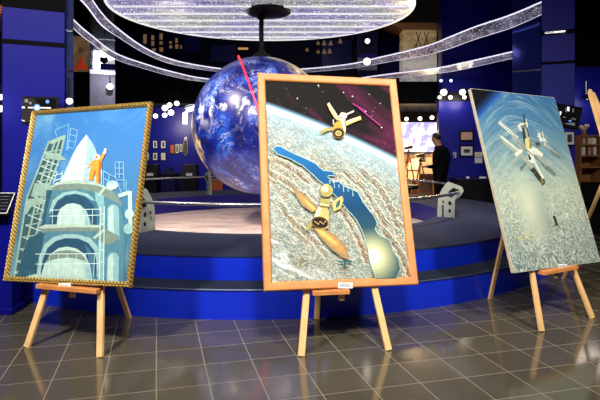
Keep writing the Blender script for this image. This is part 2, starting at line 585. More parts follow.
def ribbon(ctrl, name, label):
    """control: pixel x, top row, bottom row, depth of the near edge"""
    Rr = spline([at(x, y0, Y) for x, y0, y1, Y in ctrl])
    L = spline([at(x + (.25 if x > 260 else -.25) * 0, y1, Y + min(.34, Y * (y1 - y0) / (HZ - y1))) for x, y0, y1, Y in ctrl])
    m = len(L)
    root = thing(name, label, 'light', Rr[m // 2])
    up = Vector((0, 0, .03))
    vs = []
    for i in range(m):
        vs += [L[i], Rr[i], Rr[i] + up, L[i] + up]
    fs = [(0, 1, 2, 3), ((m - 1) * 4 + 3, (m - 1) * 4 + 2, (m - 1) * 4 + 1, (m - 1) * 4)]
    for i in range(m - 1):
        a, b = i * 4, i * 4 + 4
        for q in range(4):
            r = (q + 1) % 4
            fs.append((a + q, a + r, b + r, b + q))
    MB().add(vs, fs).build('ribbon', M['ring'], root)
    for e in (L, Rr):
        MB().tube([p + Vector((0, 0, .01)) for p in e], .012, 6).build('light_edge', M['ring_edge'], root)
    for i in range(6, m - 4, max(8, m // 7)):
        MB().tube([Rr[i] + Vector((0, 0, .02)), Vector((Rr[i].x, Rr[i].y, CEIL))], .005, 5).build('hanging_wire', M['black'], root)
    return root


ribbon([(66, -30, -14, 6.9), (86, -8, 6, 7.9), (101, 13, 25, 8.8), (115, 27, 35, 9.5), (145, 48.5, 53.5, 10.6), (175, 61, 65, 11.6), (220, 69, 71.8, 12.5), (260, 71, 73.5, 12.8), (305, 69.3, 72.3, 12.8), (350, 64.5, 68.5, 12.5),
        (377, 58.5, 64, 12.1), (425, 47, 55.5, 11.3), (450, 37.5, 48.5, 10.8), (475, 27.5, 39.5, 10.3), (511, 15.5, 28, 9.6), (545, 1, 13, 9.2)],
       'ring_light', 'upper curved sparkling light ribbon, the nearer one to the ceiling disc')
ribbon([(56, 0, 10, 7.9), (74, 21, 29, 8.8), (90, 35, 42, 9.6), (115, 53.5, 59, 10.8), (145, 64.5, 69, 11.6), (175, 73, 77, 12.3), (205, 79, 82, 12.8), (260, 83, 85.5, 13.0), (330, 82, 84.5, 13.0), (382, 75.5, 79, 12.7),
        (437, 68.5, 73.5, 11.9), (460, 64, 70, 11.4), (492, 57, 63, 10.8), (520, 50.5, 57, 10.3)],
       'ring_light', 'lower curved sparkling light ribbon, just above the mezzanine edge')


# ------------------------------------------------------------------ paintings and easels
class Plane3:
    """the picture plane of a painting: maps photo pixels to metres on the canvas"""
    def __init__(s, Mx, My, yaw, th, roll, w, h, bx, bz):
        r = Vector((math.cos(yaw), math.sin(yaw), 0)); n = Vector((-math.sin(yaw), math.cos(yaw), 0))
        up = n * math.sin(th) + Vector((0, 0, 1)) * math.cos(th)
        s.n = n
        s.leg_up = up
        s.r0 = r
        s.B = Vector((Mx, My, 0)) + n * (bz * math.tan(th) - .03) + r * bx + Vector((0, 0, bz))
        s.r = r * math.cos(roll) + up * math.sin(roll)
        s.u = up * math.cos(roll) - r * math.sin(roll)
        s.nf = s.r.cross(s.u).normalized()
        if s.nf.y > 0:
            s.nf = -s.nf                                   # towards the viewer
        s.w, s.h, s.yaw, s.th, s.bz, s.bx = w, h, yaw, th, bz, bx
        s.M = Vector((Mx, My, 0))

    def uv(s, x, y):
        d = Vector(((x - 300) / F, 1, (HZ - y) / F)); o = Vector((0, 0, EYE))
        t = (s.B - o).dot(s.nf) / d.dot(s.nf)
        p = o + d * t - s.B
        return p.dot(s.r), p.dot(s.u)

    def pt(s, u, v, d=0):
        return s.B + s.r * u + s.u * v + s.nf * d


def art(name, P, root, back, inset, base_mats, shapes, depth=.004):
    """one canvas mesh: a base panel plus thin painted shapes laid on it in order"""
    keys = [back]
    mb = MB()
    hw = P.w / 2 - inset; lo = inset; hi = P.h - inset
    d0 = -.012 if inset else 0
    th = .012 if inset else .03
    mb.hexa([P.pt(-hw, lo, d0 - th), P.pt(hw, lo, d0 - th), P.pt(hw, hi, d0 - th), P.pt(-hw, hi, d0 - th),
             P.pt(-hw, lo, d0), P.pt(hw, lo, d0), P.pt(hw, hi, d0), P.pt(-hw, hi, d0)])
    d = d0 + .0012
    for m, poly in shapes:
        if m not in keys:
            keys.append(m)
        pts = []
        for x, y in poly:
            u, v = P.uv(x, y)
            pts.append(P.pt(min(hw, max(-hw, u)), min(hi, max(lo, v)), d))
        n = len(pts)
        mb.add(pts, [tuple(range(n))], keys.index(m))
        d += .00006
    o = mb.build(name, keys, root, fix=False)
    return o


def frame_mesh(P, wd, prof):
    """mitred frame; prof = list of (fraction across from outside, height)"""
    mb = MB()
    hw, h = P.w / 2, P.h
    loops = []
    for f, z in prof:
        i = f * wd
        loops.append([P.pt(-hw + i, i, z), P.pt(hw - i, i, z), P.pt(hw - i, h - i, z), P.pt(-hw + i, h - i, z)])
    n = len(loops)
    vs = [p for l in loops for p in l]
    fs = []
    for a in range(n):
        b = (a + 1) % n
        for k in range(4):
            l = (k + 1) % 4
            fs.append((a * 4 + k, a * 4 + l, b * 4 + l, b * 4 + k))
    return mb.add(vs, fs)


PL = Plane3(-1.7465, 3.9535, -.334, .2476, .0406, 1.1776, 1.4098, -.0633, .4757)
PCn = Plane3(.3345, 3.933, .2287, .296, -.0164, 1.207, 1.725, .0183, .4529)
PR = Plane3(2.282, 4.5735, .5191, .3107, -.0246, 1.174, 1.632, .049, .4678)


def seg(x0, y0, x1, y1, w):
    dx, dy = x1 - x0, y1 - y0
    l = math.hypot(dx, dy)
    nx, ny = -dy / l * w / 2, dx / l * w / 2
    return [(x0 + nx, y0 + ny), (x1 + nx, y1 + ny), (x1 - nx, y1 - ny), (x0 - nx, y0 - ny)]


def ell(cx, cy, rx, ry, n=18, rot=0, a0=0, a1=360):
    out = []
    for k in range(n + (0 if a1 - a0 == 360 else 1)):
        a = math.radians(a0 + (a1 - a0) * k / n)
        x, y = rx * math.cos(a), ry * math.sin(a)
        c, s_ = math.cos(math.radians(rot)), math.sin(math.radians(rot))
        out.append((cx + x * c - y * s_, cy + x * s_ + y * c))
    return out


def paint(name, rgb, var=.12, scale=25):
    return mat('oil_paint_' + name, rgb, .6, var=var, scale=scale, spec=.12)


def local_uv(g, P, root):
    """metres across / up the canvas from the object coordinates"""
    def dot(v, off):
        n = g.nt.nodes.new('ShaderNodeVectorMath'); n.operation = 'DOT_PRODUCT'
        g.nt.links.new(g.obj, n.inputs[0]); n.inputs[1].default_value = v
        return g.math('SUBTRACT', n.outputs['Value'], off)
    rel = P.B - root.location
    return dot(P.r, rel.dot(P.r)), dot(P.u, rel.dot(P.u))


# ---- left painting: rocket on the pad
rootL = thing('painting', 'framed painting of a white rocket on its launch tower, carved gilt frame', 'painting', PL.B)
g = NG('oil_sky_blue', .6); g.b.inputs['Specular IOR Level'].default_value = .12
u, v = local_uv(g, PL, rootL)
n1 = g.noise(1.6, 6, .6, .7); n2 = g.noise(5, 5, .6)
f = g.math('ADD', g.math('MULTIPLY', v, .52), g.math('MULTIPLY', g.math('SUBTRACT', n2, .5), .25))
sky = g.ramp(f, [(.05, (62, 104, 120)), (.3, (66, 120, 156)), (.5, (62, 120, 184)), (.75, (52, 118, 190))])
sky = g.mix(g.math('MULTIPLY', g.band(n1, .48, .7), .6), sky, (128, 186, 216))
M['skyL'] = g.done(sky)
pw = {k: paint(k, c) for k, c in dict(
    nose=(196, 222, 224), nose_s=(150, 190, 206), pale=(172, 204, 200), pale2=(140, 182, 186), plat=(112, 134, 128), plat_l=(166, 192, 180),
    deep=(40, 76, 104), deep2=(62, 110, 136), tower=(140, 172, 162), tower_d=(58, 88, 96), line=(196, 226, 226), blueline=(120, 178, 220),
    suit=(222, 150, 62), suit_d=(170, 98, 36), helm=(232, 226, 206), cyl=(76, 126, 146), cyl_l=(128, 176, 186), cyl_d=(46, 86, 106)).items()}
sh = []
A = lambda m, poly: sh.append((pw[m], poly))
# tower
A('tower_d', [(48, 141), (64, 134), (61, 146), (57, 163), (51, 179), (43, 198), (28, 262), (26, 276), (12, 277), (22, 222), (27, 192), (35, 174), (43, 151)])
A('tower', [(47.5, 141), (64.4, 134), (62, 139), (50, 144)])
for (a, b, c, d) in [(48, 141, 35, 175), (35, 175, 26, 197), (26, 197, 13, 277), (64, 135, 57, 163), (57, 163, 46, 190), (46, 190, 27, 268), (55, 139, 40, 180), (40, 180, 19, 272), (59, 138, 49, 172), (49, 172, 36, 212)]:
    A('tower', seg(a, b, c, d, 1.9))
for y in (151, 158, 165, 172, 180, 187, 195, 204, 214, 224, 236, 248, 260, 271):
    t = (y - 141) / 136
    xl = 47 - 35 * t ** .92; xr = 63 - 36 * t
    A('tower', seg(xl, y + 1, xr, y - 1.4, 1.1))
    A('line', seg(xl, y + 1, xr - 1, y + 7, .7))
A('tower', [(45, 152), (58, 153), (66, 160), (58, 160), (44, 158)])
A('tower', [(34, 183), (48, 183), (54, 189), (46, 196), (30, 196)])
A('tower', [(27, 199), (43, 197), (42, 203), (30, 207), (26, 214), (23, 214)])
# crane mast sketched behind
for a in [(54, 130, 68, 124), (54, 130, 56, 136), (68, 124, 66, 150), (70, 128, 77, 130), (77, 130, 74, 146), (70, 128, 67, 150), (68, 134, 76, 136), (67, 140, 75, 142), (66, 147, 73, 148)]:
    A('blueline', seg(*a, .8))
# nose cone
A('nose_s', [(85.8, 134), (90, 140), (95, 149), (98, 160), (98, 183), (56, 186), (61, 178), (66, 167), (71, 156), (76, 146.5)])
A('nose', [(85.5, 134.5), (86.5, 141), (86, 152), (84, 168), (82, 184), (58, 186), (62, 178), (67, 167), (72, 156), (77, 146.5)])
for yy, x0, x1 in ((149, 75.5, 94), (165, 67.5, 97.5), (175, 63, 98)):
    A('pale2', seg(x0, yy, x1, yy - 1, .7))
# main body cylinder
A('cyl', [(46, 190), (104, 188), (107, 210), (104, 228), (104, 281), (28, 280), (40, 232), (44, 206)])
A('cyl_l', [(94, 190), (103, 190), (104, 228), (103, 280), (97, 280), (98, 228)])
A('cyl_d', [(46, 190), (52, 190), (46, 212), (43, 238), (36, 280), (28, 280), (40, 232), (44, 206)])
A('cyl_d', [(104, 206), (107, 206), (106, 236), (106, 282), (104, 282)])
A('cyl_d', [(26, 240), (40, 232), (34, 262), (26, 279), (16, 279)])
# upper platform
A('plat', [(50, 186.5), (56, 182), (76, 180), (98, 183), (112, 190), (122, 204), (121, 208), (108, 198), (96, 192), (80, 189), (62, 190), (53, 190)])
A('plat_l', [(50, 186.5), (56, 182), (76, 180.5), (98, 183), (112, 190), (110, 190.5), (96, 185), (76, 183), (58, 184.5), (52, 187.5)])
A('plat_l', [(97, 195), (103, 187), (105, 188.5), (99, 196)])
# upper vault with dome
A('deep2', [(45, 224), (47, 211), (52, 199), (62, 192.5), (75, 190.5), (88, 194), (96, 202), (100, 214), (100, 227), (46, 228)])
A('deep', [(49, 224), (51, 212), (56, 202), (65, 196), (75, 194), (85, 197), (92, 204), (96, 215), (96, 226), (50, 228)])
A('pale2', [(48, 214), (52, 200), (62, 192.5), (75, 190.5), (88, 194), (95, 201), (91, 200), (84, 195.5), (75, 193.5), (65, 195), (57, 200), (52, 210)])
A('pale', [(56, 226), (57, 215), (60, 208), (66, 204), (73, 203), (80, 205), (86, 211), (89, 219), (90, 226)])
A('pale2', [(80, 205), (86, 211), (89, 219), (90, 226), (84, 226), (83, 215)])
for x in (52, 60, 68, 76, 84, 92):
    A('line', seg(x, 209, x - .5, 227, .45))
for y in (210, 216):
    A('line', seg(49, y, 99, y - 1, .7))
# middle platform and brackets
A('plat', [(37, 228), (44, 224.5), (72, 224), (100, 225), (106, 228), (118, 236), (107, 244), (99, 236), (94, 231), (74, 231.5), (56, 231), (42, 233)])
A('plat_l', [(37, 228), (44, 224.5), (72, 224), (100, 225), (98, 227.5), (72, 227), (44, 228.5)])
A('plat_l', [(92, 237.5), (104, 228), (106, 230), (94, 239)])
# lower vault with dome
A('pale2', [(36, 274), (38, 258), (44, 244), (53, 237), (64, 234), (78, 234.5), (90, 238), (97, 246), (100, 260), (101, 277)])
A('deep', [(40, 274), (42, 260), (47, 248), (55, 241), (65, 238), (78, 238.5), (88, 243), (94, 251), (96, 263), (96, 278)])
A('deep2', [(84, 244), (90, 250), (94, 260), (95, 278), (90, 278), (88, 258)])
A('pale', [(40, 277), (44, 264), (50, 254), (58, 248), (67, 246.5), (76, 248.5), (84, 254), (89, 264), (92, 279)])
A('plat', [(45, 262), (50, 254.5), (58, 251), (68, 250), (78, 252), (85, 258), (87, 262), (76, 258.5), (66, 257.5), (55, 259)])
A('pale2', [(82, 262), (87, 262), (92, 279), (84, 279)])
for x in (40, 49, 58, 67, 76, 85, 94):
    A('line', seg(x, 254, x - 1, 277, .45))
for y in (254, 264):
    A('line', seg(35, y, 99, y - .5, .7))
A('plat_l', [(23, 280), (34, 274), (60, 276), (98, 280), (98, 283), (24, 280.5)])
# boosters and pipes at the right
A('cyl', [(104, 196), (121, 205), (125, 236), (123, 284), (103, 283)])
A('cyl_l', [(107, 238), (107, 208), (109.5, 205), (112.5, 204), (116.5, 205.5), (118.5, 209), (119, 239)])
A('pale', [(108, 237), (108, 209), (111, 206), (113, 206), (113.5, 238)])
A('cyl_l', [(106, 281), (107, 257), (109.5, 253), (112.5, 252), (116, 253), (118.5, 257), (118, 282)])
A('pale', [(107, 280), (108, 258), (111, 254), (113, 254), (113, 281)])
A('plat', [(105, 229), (119, 236), (118, 240), (107, 245), (97, 239)])
A('pale', seg(118, 196, 129, 192, 4)); A('pale', seg(129.5, 191, 130, 226, 4))
A('pale', ell(129, 214, 4.6, 5.2)); A('pale2', ell(128, 229, 4.8, 5.4)); A('pale', ell(112, 185, 6, 4.5))
for a in [(100, 207, 99, 282), (104, 206, 103, 282), (99, 214, 104, 214), (99, 224, 104, 224), (99, 250, 104, 250), (99, 262, 104, 262)]:
    A('line', seg(*a, .8))
# gantry sketched in light blue
for a in [(103, 170, 103, 186), (103, 171, 115, 177), (115, 177, 121, 192), (109, 174, 108, 186), (103, 178, 113, 184), (115, 162, 115, 178), (123, 162, 124, 190), (115, 162, 123, 162), (115, 168, 123, 168), (115, 174, 124, 174), (116, 180, 125, 180), (126, 180, 126, 192), (119, 162, 119, 178)]:
    A('blueline', seg(*a, .9))
for a in [(57, 171, 53, 184), (53, 176, 62, 173), (62, 171, 61, 184), (53, 181, 62, 178), (90, 166, 101, 168), (101, 168, 101, 184)]:
    A('line', seg(*a, .8))
# cosmonaut waving
A('suit_d', [(92, 168), (96, 169), (92.5, 180.5), (88.5, 180)])
A('suit', [(91, 166), (95, 168), (91.5, 180), (88, 179.5)])
A('suit', [(95, 168), (100.5, 167), (99.5, 183), (95.8, 182.5)])
A('suit_d', [(98, 168), (100.5, 167), (99.5, 183), (98, 183)])
A('suit', [(91, 161.5), (95, 159), (100, 158.5), (102, 163), (101, 170), (91.5, 170)])
A('suit_d', [(99, 160), (102, 163), (101, 170), (98.5, 170)])
A('suit', seg(100, 160.5, 104, 153, 3)); A('helm', seg(104, 153.5, 105.5, 148.5, 2.4))
A('suit', seg(92, 162.5, 88.5, 166, 2.6)); A('helm', seg(88.5, 166, 85.5, 167, 1.8))
A('helm', ell(97, 156.8, 2.7, 2.8)); A('suit_d', ell(96.2, 156.9, 1.2, 1.4))
art('canvas', PL, rootL, M['skyL'], .035, None, sh)
frame_mesh(PL, .042, [(0, -.03), (0, .0), (.15, .012), (.4, .006), (.55, .014), (.8, .004), (1, -.01), (1, -.03)]).build('frame', M['gold'], rootL)

# ---- centre painting: two spacecraft above a lake country
rootC = thing('painting', 'largest painting, two spacecraft above a blue lake, in light wood frame', 'painting', PCn.B)


def pixline(P, x0, y0, x1, y1):
    """canvas-plane line through two photo pixels -> a, b, c of signed distance a*u+b*v+c (positive above)"""
    u0, v0 = P.uv(x0, y0); u1, v1 = P.uv(x1, y1)
    dx, dy = u1 - u0, v1 - v0
    l = math.hypot(dx, dy)
    a, b = -dy / l, dx / l
    return a, b, -(a * u0 + b * v0)


g = NG('oil_orbit_view', .6); g.b.inputs['Specular IOR Level'].default_value = .12
u, v = local_uv(g, PCn, rootC)
a, b, c = pixline(PCn, 264, 104, 399, 161)
um, vm = PCn.uv(331, 129.3)
sag = a * um + b * vm + c
s_along = g.math('MULTIPLY_ADD', u, 1 / .55, 0)
dist = g.math('ADD', g.math('MULTIPLY', u, a), g.math('MULTIPLY_ADD', v, b, c))
dist = g.math('SUBTRACT', dist, g.math('MULTIPLY', g.math('SUBTRACT', 1, g.math('POWER', s_along, 2)), sag))
# rows of relief following the horizon
wv = g.comb(g.math('ADD', u, g.math('MULTIPLY', dist, .4)), g.math('MULTIPLY', dist, 2.2), 0)
warp = g.noise(3.2, 4, .6, .6, wv)
ridge = g.math('ABSOLUTE', g.math('SUBTRACT', g.noise(11, 5, .62, 2.2, wv), .5))
ridge2 = g.math('ABSOLUTE', g.math('SUBTRACT', g.noise(30, 4, .6, 1.6, wv), .5))
ground = g.ramp(warp, [(.28, (66, 100, 106)), (.42, (118, 112, 92)), (.52, (104, 128, 126)), (.64, (134, 116, 92)), (.8, (82, 108, 110))])
ground = g.mix(g.math('MULTIPLY', g.band(ridge, .032, .0), .95), ground, (226, 240, 236))
ground = g.mix(g.math('MULTIPLY', g.band(ridge2, .04, .0), .55), ground, (204, 206, 188))
ground = g.mix(g.math('MULTIPLY', g.band(g.noise(9, 6, .7, .5, wv), .55, .75), .5), ground, (48, 50, 46))
blu = g.band(dist, -.32, -.02)
ground = g.mix(g.math('MULTIPLY', blu, .55), ground, (150, 190, 214))
snow = g.math('MULTIPLY', g.band(g.math('ADD', g.math('MULTIPLY', u, -1), g.math('MULTIPLY', v, -1.1)), -.25, .2), g.band(g.noise(5, 6, .7, .4, wv), .5, .6))
ground = g.mix(g.math('MULTIPLY', snow, .65), ground, (222, 240, 244))
ground = g.mix(g.band(dist, -.05, -.01), ground, (226, 240, 250))
mag = g.math('MULTIPLY', g.band(g.noise(2.6, 5, .6, .6, g.comb(g.math('MULTIPLY', g.math('ADD', u, v), 1.0), g.math('MULTIPLY', g.math('SUBTRACT', u, v), .3), 2.3)), .5, .75), .75)
space = g.mix(mag, (10, 9, 10), (110, 30, 84))
space = g.mix(g.band(g.noise(60, 2, .5), .74, .78), space, (240, 236, 240))
glow = g.band(dist, .045, .0)
space = g.mix(g.math('POWER', glow, 2), space, (150, 200, 235))
M['orbit'] = g.done(g.mix(g.math('GREATER_THAN', dist, 0), ground, space))

g = NG('oil_lake_blue', .6); g.b.inputs['Specular IOR Level'].default_value = .12
u, v = local_uv(g, PCn, rootC)
f = g.math('MULTIPLY', v, 1 / 1.7)
lake = g.ramp(g.math('ADD', f, g.math('MULTIPLY', g.math('SUBTRACT', g.noise(8, 4), .5), .06)),
              [(.02, (54, 92, 92)), (.2, (44, 84, 92)), (.36, (18, 66, 104)), (.55, (22, 92, 152)), (.75, (46, 126, 186))])
ug, vg = PCn.uv(373, 257)
du = g.math('SUBTRACT', u, ug); dv = g.math('SUBTRACT', v, vg)
rr = g.math('SQRT', g.math('ADD', g.math('MULTIPLY', du, du), g.math('MULTIPLY', dv, dv)))
lake = g.mix(g.math('POWER', g.band(rr, .23, .03), 1.5), lake, (236, 240, 184))
lake = g.mix(g.band(rr, .075, .02), lake, (255, 253, 238))
M['lake'] = g.done(lake)
pw = {k: paint(k, c) for k, c in dict(
    shore=(164, 200, 200), craft=(198, 176, 112), craft_l=(232, 222, 178), craft_d=(96, 78, 44), hole=(34, 26, 18), ochre=(206, 150, 64),
    olive=(158, 152, 92), flame=(156, 134, 98), flame_m=(190, 146, 84), flame_l=(232, 182, 104), teal=(30, 96, 104), silver=(216, 214, 200), mag=(150, 44, 120), glint=(244, 242, 206), crest=(240, 222, 190), brown=(140, 84, 48)).items()}
sh = []
Lk = [(273, 149), (276, 147), (280, 147), (291, 153), (299, 156.5), (307, 160), (315, 164), (319, 168), (323, 171), (332, 172), (335, 176), (328, 175.5), (327, 177), (333, 183), (338, 182), (344, 187), (349, 189), (357, 192.5),
      (362, 202), (368, 210), (373, 216), (376.5, 223.5), (374, 229), (378.4, 235.6), (388.7, 240), (391, 246), (392.4, 251.5), (398, 259), (399.5, 269), (396, 282), (375.6, 282), (373.7, 273), (370, 262), (368, 250.6), (362.5, 232), (357, 221), (352, 215), (346, 208.7), (339.4, 200), (331, 192),
      (326, 186), (318, 180), (313, 175), (303, 166), (289, 158.5), (277, 154)]
cx0 = sum(p[0] for p in Lk) / len(Lk)


def grow(poly, d):
    n = len(poly); out = []
    for i in range(n):
        x0, y0 = poly[i - 1]; x1, y1 = poly[(i + 1) % n]
        l = math.hypot(x1 - x0, y1 - y0) or 1
        out.append((poly[i][0] + (y1 - y0) / l * d, poly[i][1] - (x1 - x0) / l * d))
    return out


for pl in ([(323, 232), (330, 240), (340, 251), (348, 262)], [(334, 198), (344, 214), (354, 230), (361, 246), (366, 262)], [(262, 158), (278, 160), (296, 170), (308, 182)], [(345, 172), (362, 186), (374, 206), (386, 226)], [(384, 232), (396, 246), (404, 262), (408, 276)], [(268, 172), (284, 180), (300, 192), (312, 206)], [(360, 170), (376, 184), (388, 204), (398, 228)], [(280, 205), (292, 222), (310, 236), (326, 256)]):
    for dd, m in ((-2.4, 'crest'), (0, 'brown'), (2.6, 'crest')):
        for i in range(len(pl) - 1):
            x0, y0 = pl[i]; x1, y1 = pl[i + 1]
            for k in range(5):
                t = k / 5
                x, y = x0 + (x1 - x0) * t, y0 + (y1 - y0) * t
                j = ((i * 5 + k) * 37 % 7 - 3) * .45
                sh.append((pw[m], seg(x + dd + j, y - dd + j, x + dd + 2.6 - j, y - dd + 3.6, .7)))
sh.append((pw['shore'], grow(Lk, .7)))
sh.append((M['lake'], Lk))
A = lambda m, poly: sh.append((pw[m], poly))
for k in range(6):
    x = 329 + k * 4.6
    A('shore', seg(x, 180 + k * 2.2, x + .6, 184 + k * 2.1 + (k % 2) * 2, .6))
A('glint', ell(372.5, 257, 3.6, 3.8))
# far craft
A('mag', seg(358, 108, 380, 126, 1.2)); A('mag', seg(352, 104, 366, 112, 1)); 
A('craft', [(326.5, 104.5), (329, 103), (331, 107), (334, 112), (339, 119), (337, 121.5), (333, 117), (329, 110)])
A('craft_l', [(327.5, 104), (329, 103.4), (336, 114), (338, 119), (336, 118)])
A('craft', [(344.5, 122), (352, 119), (360, 116.5), (361, 120), (353, 123), (345.5, 126.5)])
A('craft_l', [(345, 122), (352, 119.5), (360, 117), (360, 118), (346, 124)])
A('olive', [(320, 131), (325, 128.5), (332, 127.5), (332, 130.5), (326, 132), (320.5, 134.5)])
A('silver', seg(345, 115.5, 353.5, 111.5, 1.6)); A('silver', seg(333, 120, 333, 125, 1))
A('silver', [(338, 116.5), (341, 112.8), (345, 113.5), (346.5, 117), (344, 122), (339, 122)])
A('craft_d', seg(338.5, 118, 345.5, 119, .8)); A('craft_d', seg(339, 115, 345.5, 116, .6))
A('ochre', [(334.5, 123.5), (339, 121), (343.5, 121.5), (345.5, 129), (344, 137), (340, 138.5), (332.5, 135), (332, 129)])
A('craft_l', [(340.5, 121.5), (343.5, 121.5), (345.5, 129), (344, 136), (342.5, 128)])
A('craft_d', ell(338, 133.6, 6.2, 5.6)); A('hole', ell(338, 133.6, 4.8, 4.2)); A('craft', ell(338, 133.8, 3.2, 2.7)); A('hole', ell(338, 133.9, 1.8, 1.5)); A('craft_l', ell(338, 133.9, .8, .7))
for x, y in ((343, 93), (365, 112), (381, 128), (297, 99), (318, 86), (352, 97)):
    A('silver', ell(x, y, .7, .7, 8))
# near craft and its plumes
A('flame', [(291, 188), (300, 192), (310, 200), (317, 209), (312, 213), (302, 206)]); A('flame_m', [(296, 193), (304, 197), (316, 209.5), (312.5, 211.5), (303, 203)]); A('flame_l', [(303, 199), (309, 203), (316, 210), (313.5, 211), (307, 205)])
A('flame', [(313, 228), (322, 229), (334, 234), (345, 246), (349, 260), (342, 258), (330, 249), (320, 238)])
A('flame_m', [(314, 228.5), (322, 230), (334, 237), (343, 247), (346, 256), (338, 252), (330, 245), (321, 237)])
A('flame_l', [(316, 229.5), (322, 231), (332, 239), (339, 247), (331, 243), (322, 236)])
A('craft', [(331.5, 204), (336, 199), (341.5, 196), (343, 200), (340.5, 208.5), (333, 212)]); A('teal', [(336, 203), (340, 199), (339, 206), (335, 209)])
A('olive', [(304, 231), (309, 223), (313, 220), (310, 230)])
A('craft', [(315, 212), (318, 207), (326, 207), (328.5, 212), (328, 228), (322, 230), (312, 226)])
A('craft_l', [(318, 208), (321, 207.5), (318, 222), (313, 222), (316, 212)])
A('olive', [(319.5, 199), (329, 199), (330, 205), (327, 209), (319.5, 208)]); A('craft_l', seg(319.5, 204.5, 328, 205.5, 1.4)); A('hole', seg(319.5, 206.8, 328, 207.6, .8))
A('olive', ell(326, 191, 6.6, 6.4)); A('craft_l', ell(324.6, 189.4, 3.4, 3.2)); A('craft', ell(326, 185.6, 2.5, 1.4))
A('craft_d', ell(319.5, 222.8, 8.6, 6, rot=12)); A('hole', ell(319.5, 223, 7.4, 4.8, rot=12))
for k in range(7):
    A('craft', ell(314.5 + k * 1.7, 222 + (k % 3) * 1.1, .8, .7, 8))
A('teal', seg(337.5, 262, 351, 261.6, 1.6)); A('teal', seg(344.3, 259, 344.3, 268, 1.8)); A('teal', seg(341.5, 267, 347, 267, 1.2))
art('canvas', PCn, rootC, M['orbit'], .055, None, sh)
frame_mesh(PCn, .064, [(0, -.03), (0, .004), (.12, .012), (.75, .01), (.9, .004), (1, -.006), (1, -.03)]).build('frame', M['pine_dark'], rootC)

# ---- right painting: station over clouded ocean, unframed
rootR = thing('painting', 'tall unframed painting of a space station over pale ocean, on the right easel', 'painting', PR.B)
g = NG('oil_ocean_view', .6); g.b.inputs['Specular IOR Level'].default_value = .12
u, v = local_uv(g, PR, rootR)
a, b, c = pixline(PR, 481, 117, 504, 91.5)
dist = g.math('ADD', g.math('MULTIPLY', u, a), g.math('MULTIPLY_ADD', v, b, c))
f = g.math('MULTIPLY_ADD', v, 1 / 1.632, g.math('MULTIPLY', g.math('SUBTRACT', g.noise(3, 5, .6, .8), .5), .12))
sea = g.ramp(f, [(.02, (92, 118, 124)), (.2, (120, 142, 138)), (.42, (146, 164, 152)), (.62, (110, 142, 150)), (.8, (72, 118, 150)), (.97, (54, 104, 150))])
arcs = g.comb(g.math('MULTIPLY', u, .5), g.math('ADD', v, g.math('MULTIPLY', g.math('POWER', g.math('ADD', u, .05), 2), .9)), 0)
sw = g.noise(5, 6, .65, .5, g.comb(g.math('MULTIPLY', u, .6), g.math('MULTIPLY', g.math('ADD', v, g.math('MULTIPLY', g.math('POWER', g.math('ADD', u, .05), 2), .9)), 5), 0))
sea = g.mix(g.math('MULTIPLY', g.band(sw, .5, .68), g.math('MULTIPLY', g.band(v, .5, 1.0), .42)), sea, (176, 202, 204))
sea = g.mix(g.math('MULTIPLY', g.band(sw, .46, .34), g.math('MULTIPLY', g.band(v, .6, 1.2), .5)), sea, (52, 92, 124))
cr = g.math('ABSOLUTE', g.math('SUBTRACT', g.noise(11, 4, .6, 2.4, g.comb(g.math('MULTIPLY', u, 1.6), v, 3.1)), .5))
low = g.band(v, 1.05, .45)
side = g.band(g.math('ABSOLUTE', g.math('ADD', u, .12)), .05, .25)
crm = g.math('MULTIPLY', g.band(cr, .04, .0), g.math('MULTIPLY', low, g.math('MAXIMUM', side, g.band(v, .42, .25))))
sea = g.mix(g.math('MULTIPLY', crm, .9), sea, (232, 234, 212))
ug, vg = PR.uv(530, 208)
du = g.math('MULTIPLY', g.math('SUBTRACT', u, ug), 1.9); dv = g.math('SUBTRACT', v, vg)
rr = g.math('SQRT', g.math('ADD', g.math('MULTIPLY', du, du), g.math('MULTIPLY', dv, dv)))
sea = g.mix(g.math('MULTIPLY', g.band(rr, .42, .0), .6), sea, (212, 220, 194))
sp = g.mix(g.band(g.noise(60, 2), .74, .78), (12, 14, 22), (220, 225, 240))
sp = g.mix(g.math('POWER', g.band(dist, .12, .0), 2), sp, (40, 96, 176))
M['ocean'] = g.done(g.mix(g.band(dist, -.02, .02), sea, sp))
pw = {k: paint(k, c) for k, c in dict(lite=(196, 204, 194), grey=(142, 156, 150), mid=(100, 114, 110), dark=(50, 54, 46), yel=(196, 188, 120), olive=(112, 112, 76)).items()}
sh = []
A = lambda m, poly: sh.append((pw[m], poly))
A('lite', seg(499, 122, 517.5, 138, 3.4))
for k in range(9):
    x, y = 500.5 + k * 1.9, 123.2 + k * 1.65
    A('mid', seg(x - 1, y + 1.2, x + 1.2, y - 1.2, .8))
A('grey', [(498, 134.5), (503, 137), (522, 152.5), (520, 156.5), (512, 151), (503, 143)])
A('lite', [(498, 134.5), (503, 137), (522, 152.5), (521, 153.5), (505, 141)])
A('grey', [(511, 137), (514, 136), (528, 149), (526, 151), (517, 146)])
A('grey', [(542, 141), (545, 142), (561, 157), (560, 159), (551, 153)]); A('mid', [(548, 148), (561, 157), (560, 159), (552, 154)])
A('mid', [(537, 158), (541, 158), (556, 174), (554.5, 176.5), (545, 169)]); A('grey', [(537, 158), (541, 158), (548, 165.5), (545, 167)])
A('grey', [(532, 152), (536, 152), (550, 162), (549, 164.5), (540, 160)])
A('dark', [(521, 158), (527, 157.5), (543, 180), (541.5, 184), (533, 174)]); A('grey', [(521, 158), (527, 157.5), (534, 167), (530, 169.5)])
A('mid', [(519, 168), (525, 162), (527, 164), (521, 171.5)]); A('grey', [(511, 161), (522, 153), (524, 155), (513, 163.5)]); A('lite', [(514, 154), (520, 149), (523, 151), (516, 157)])
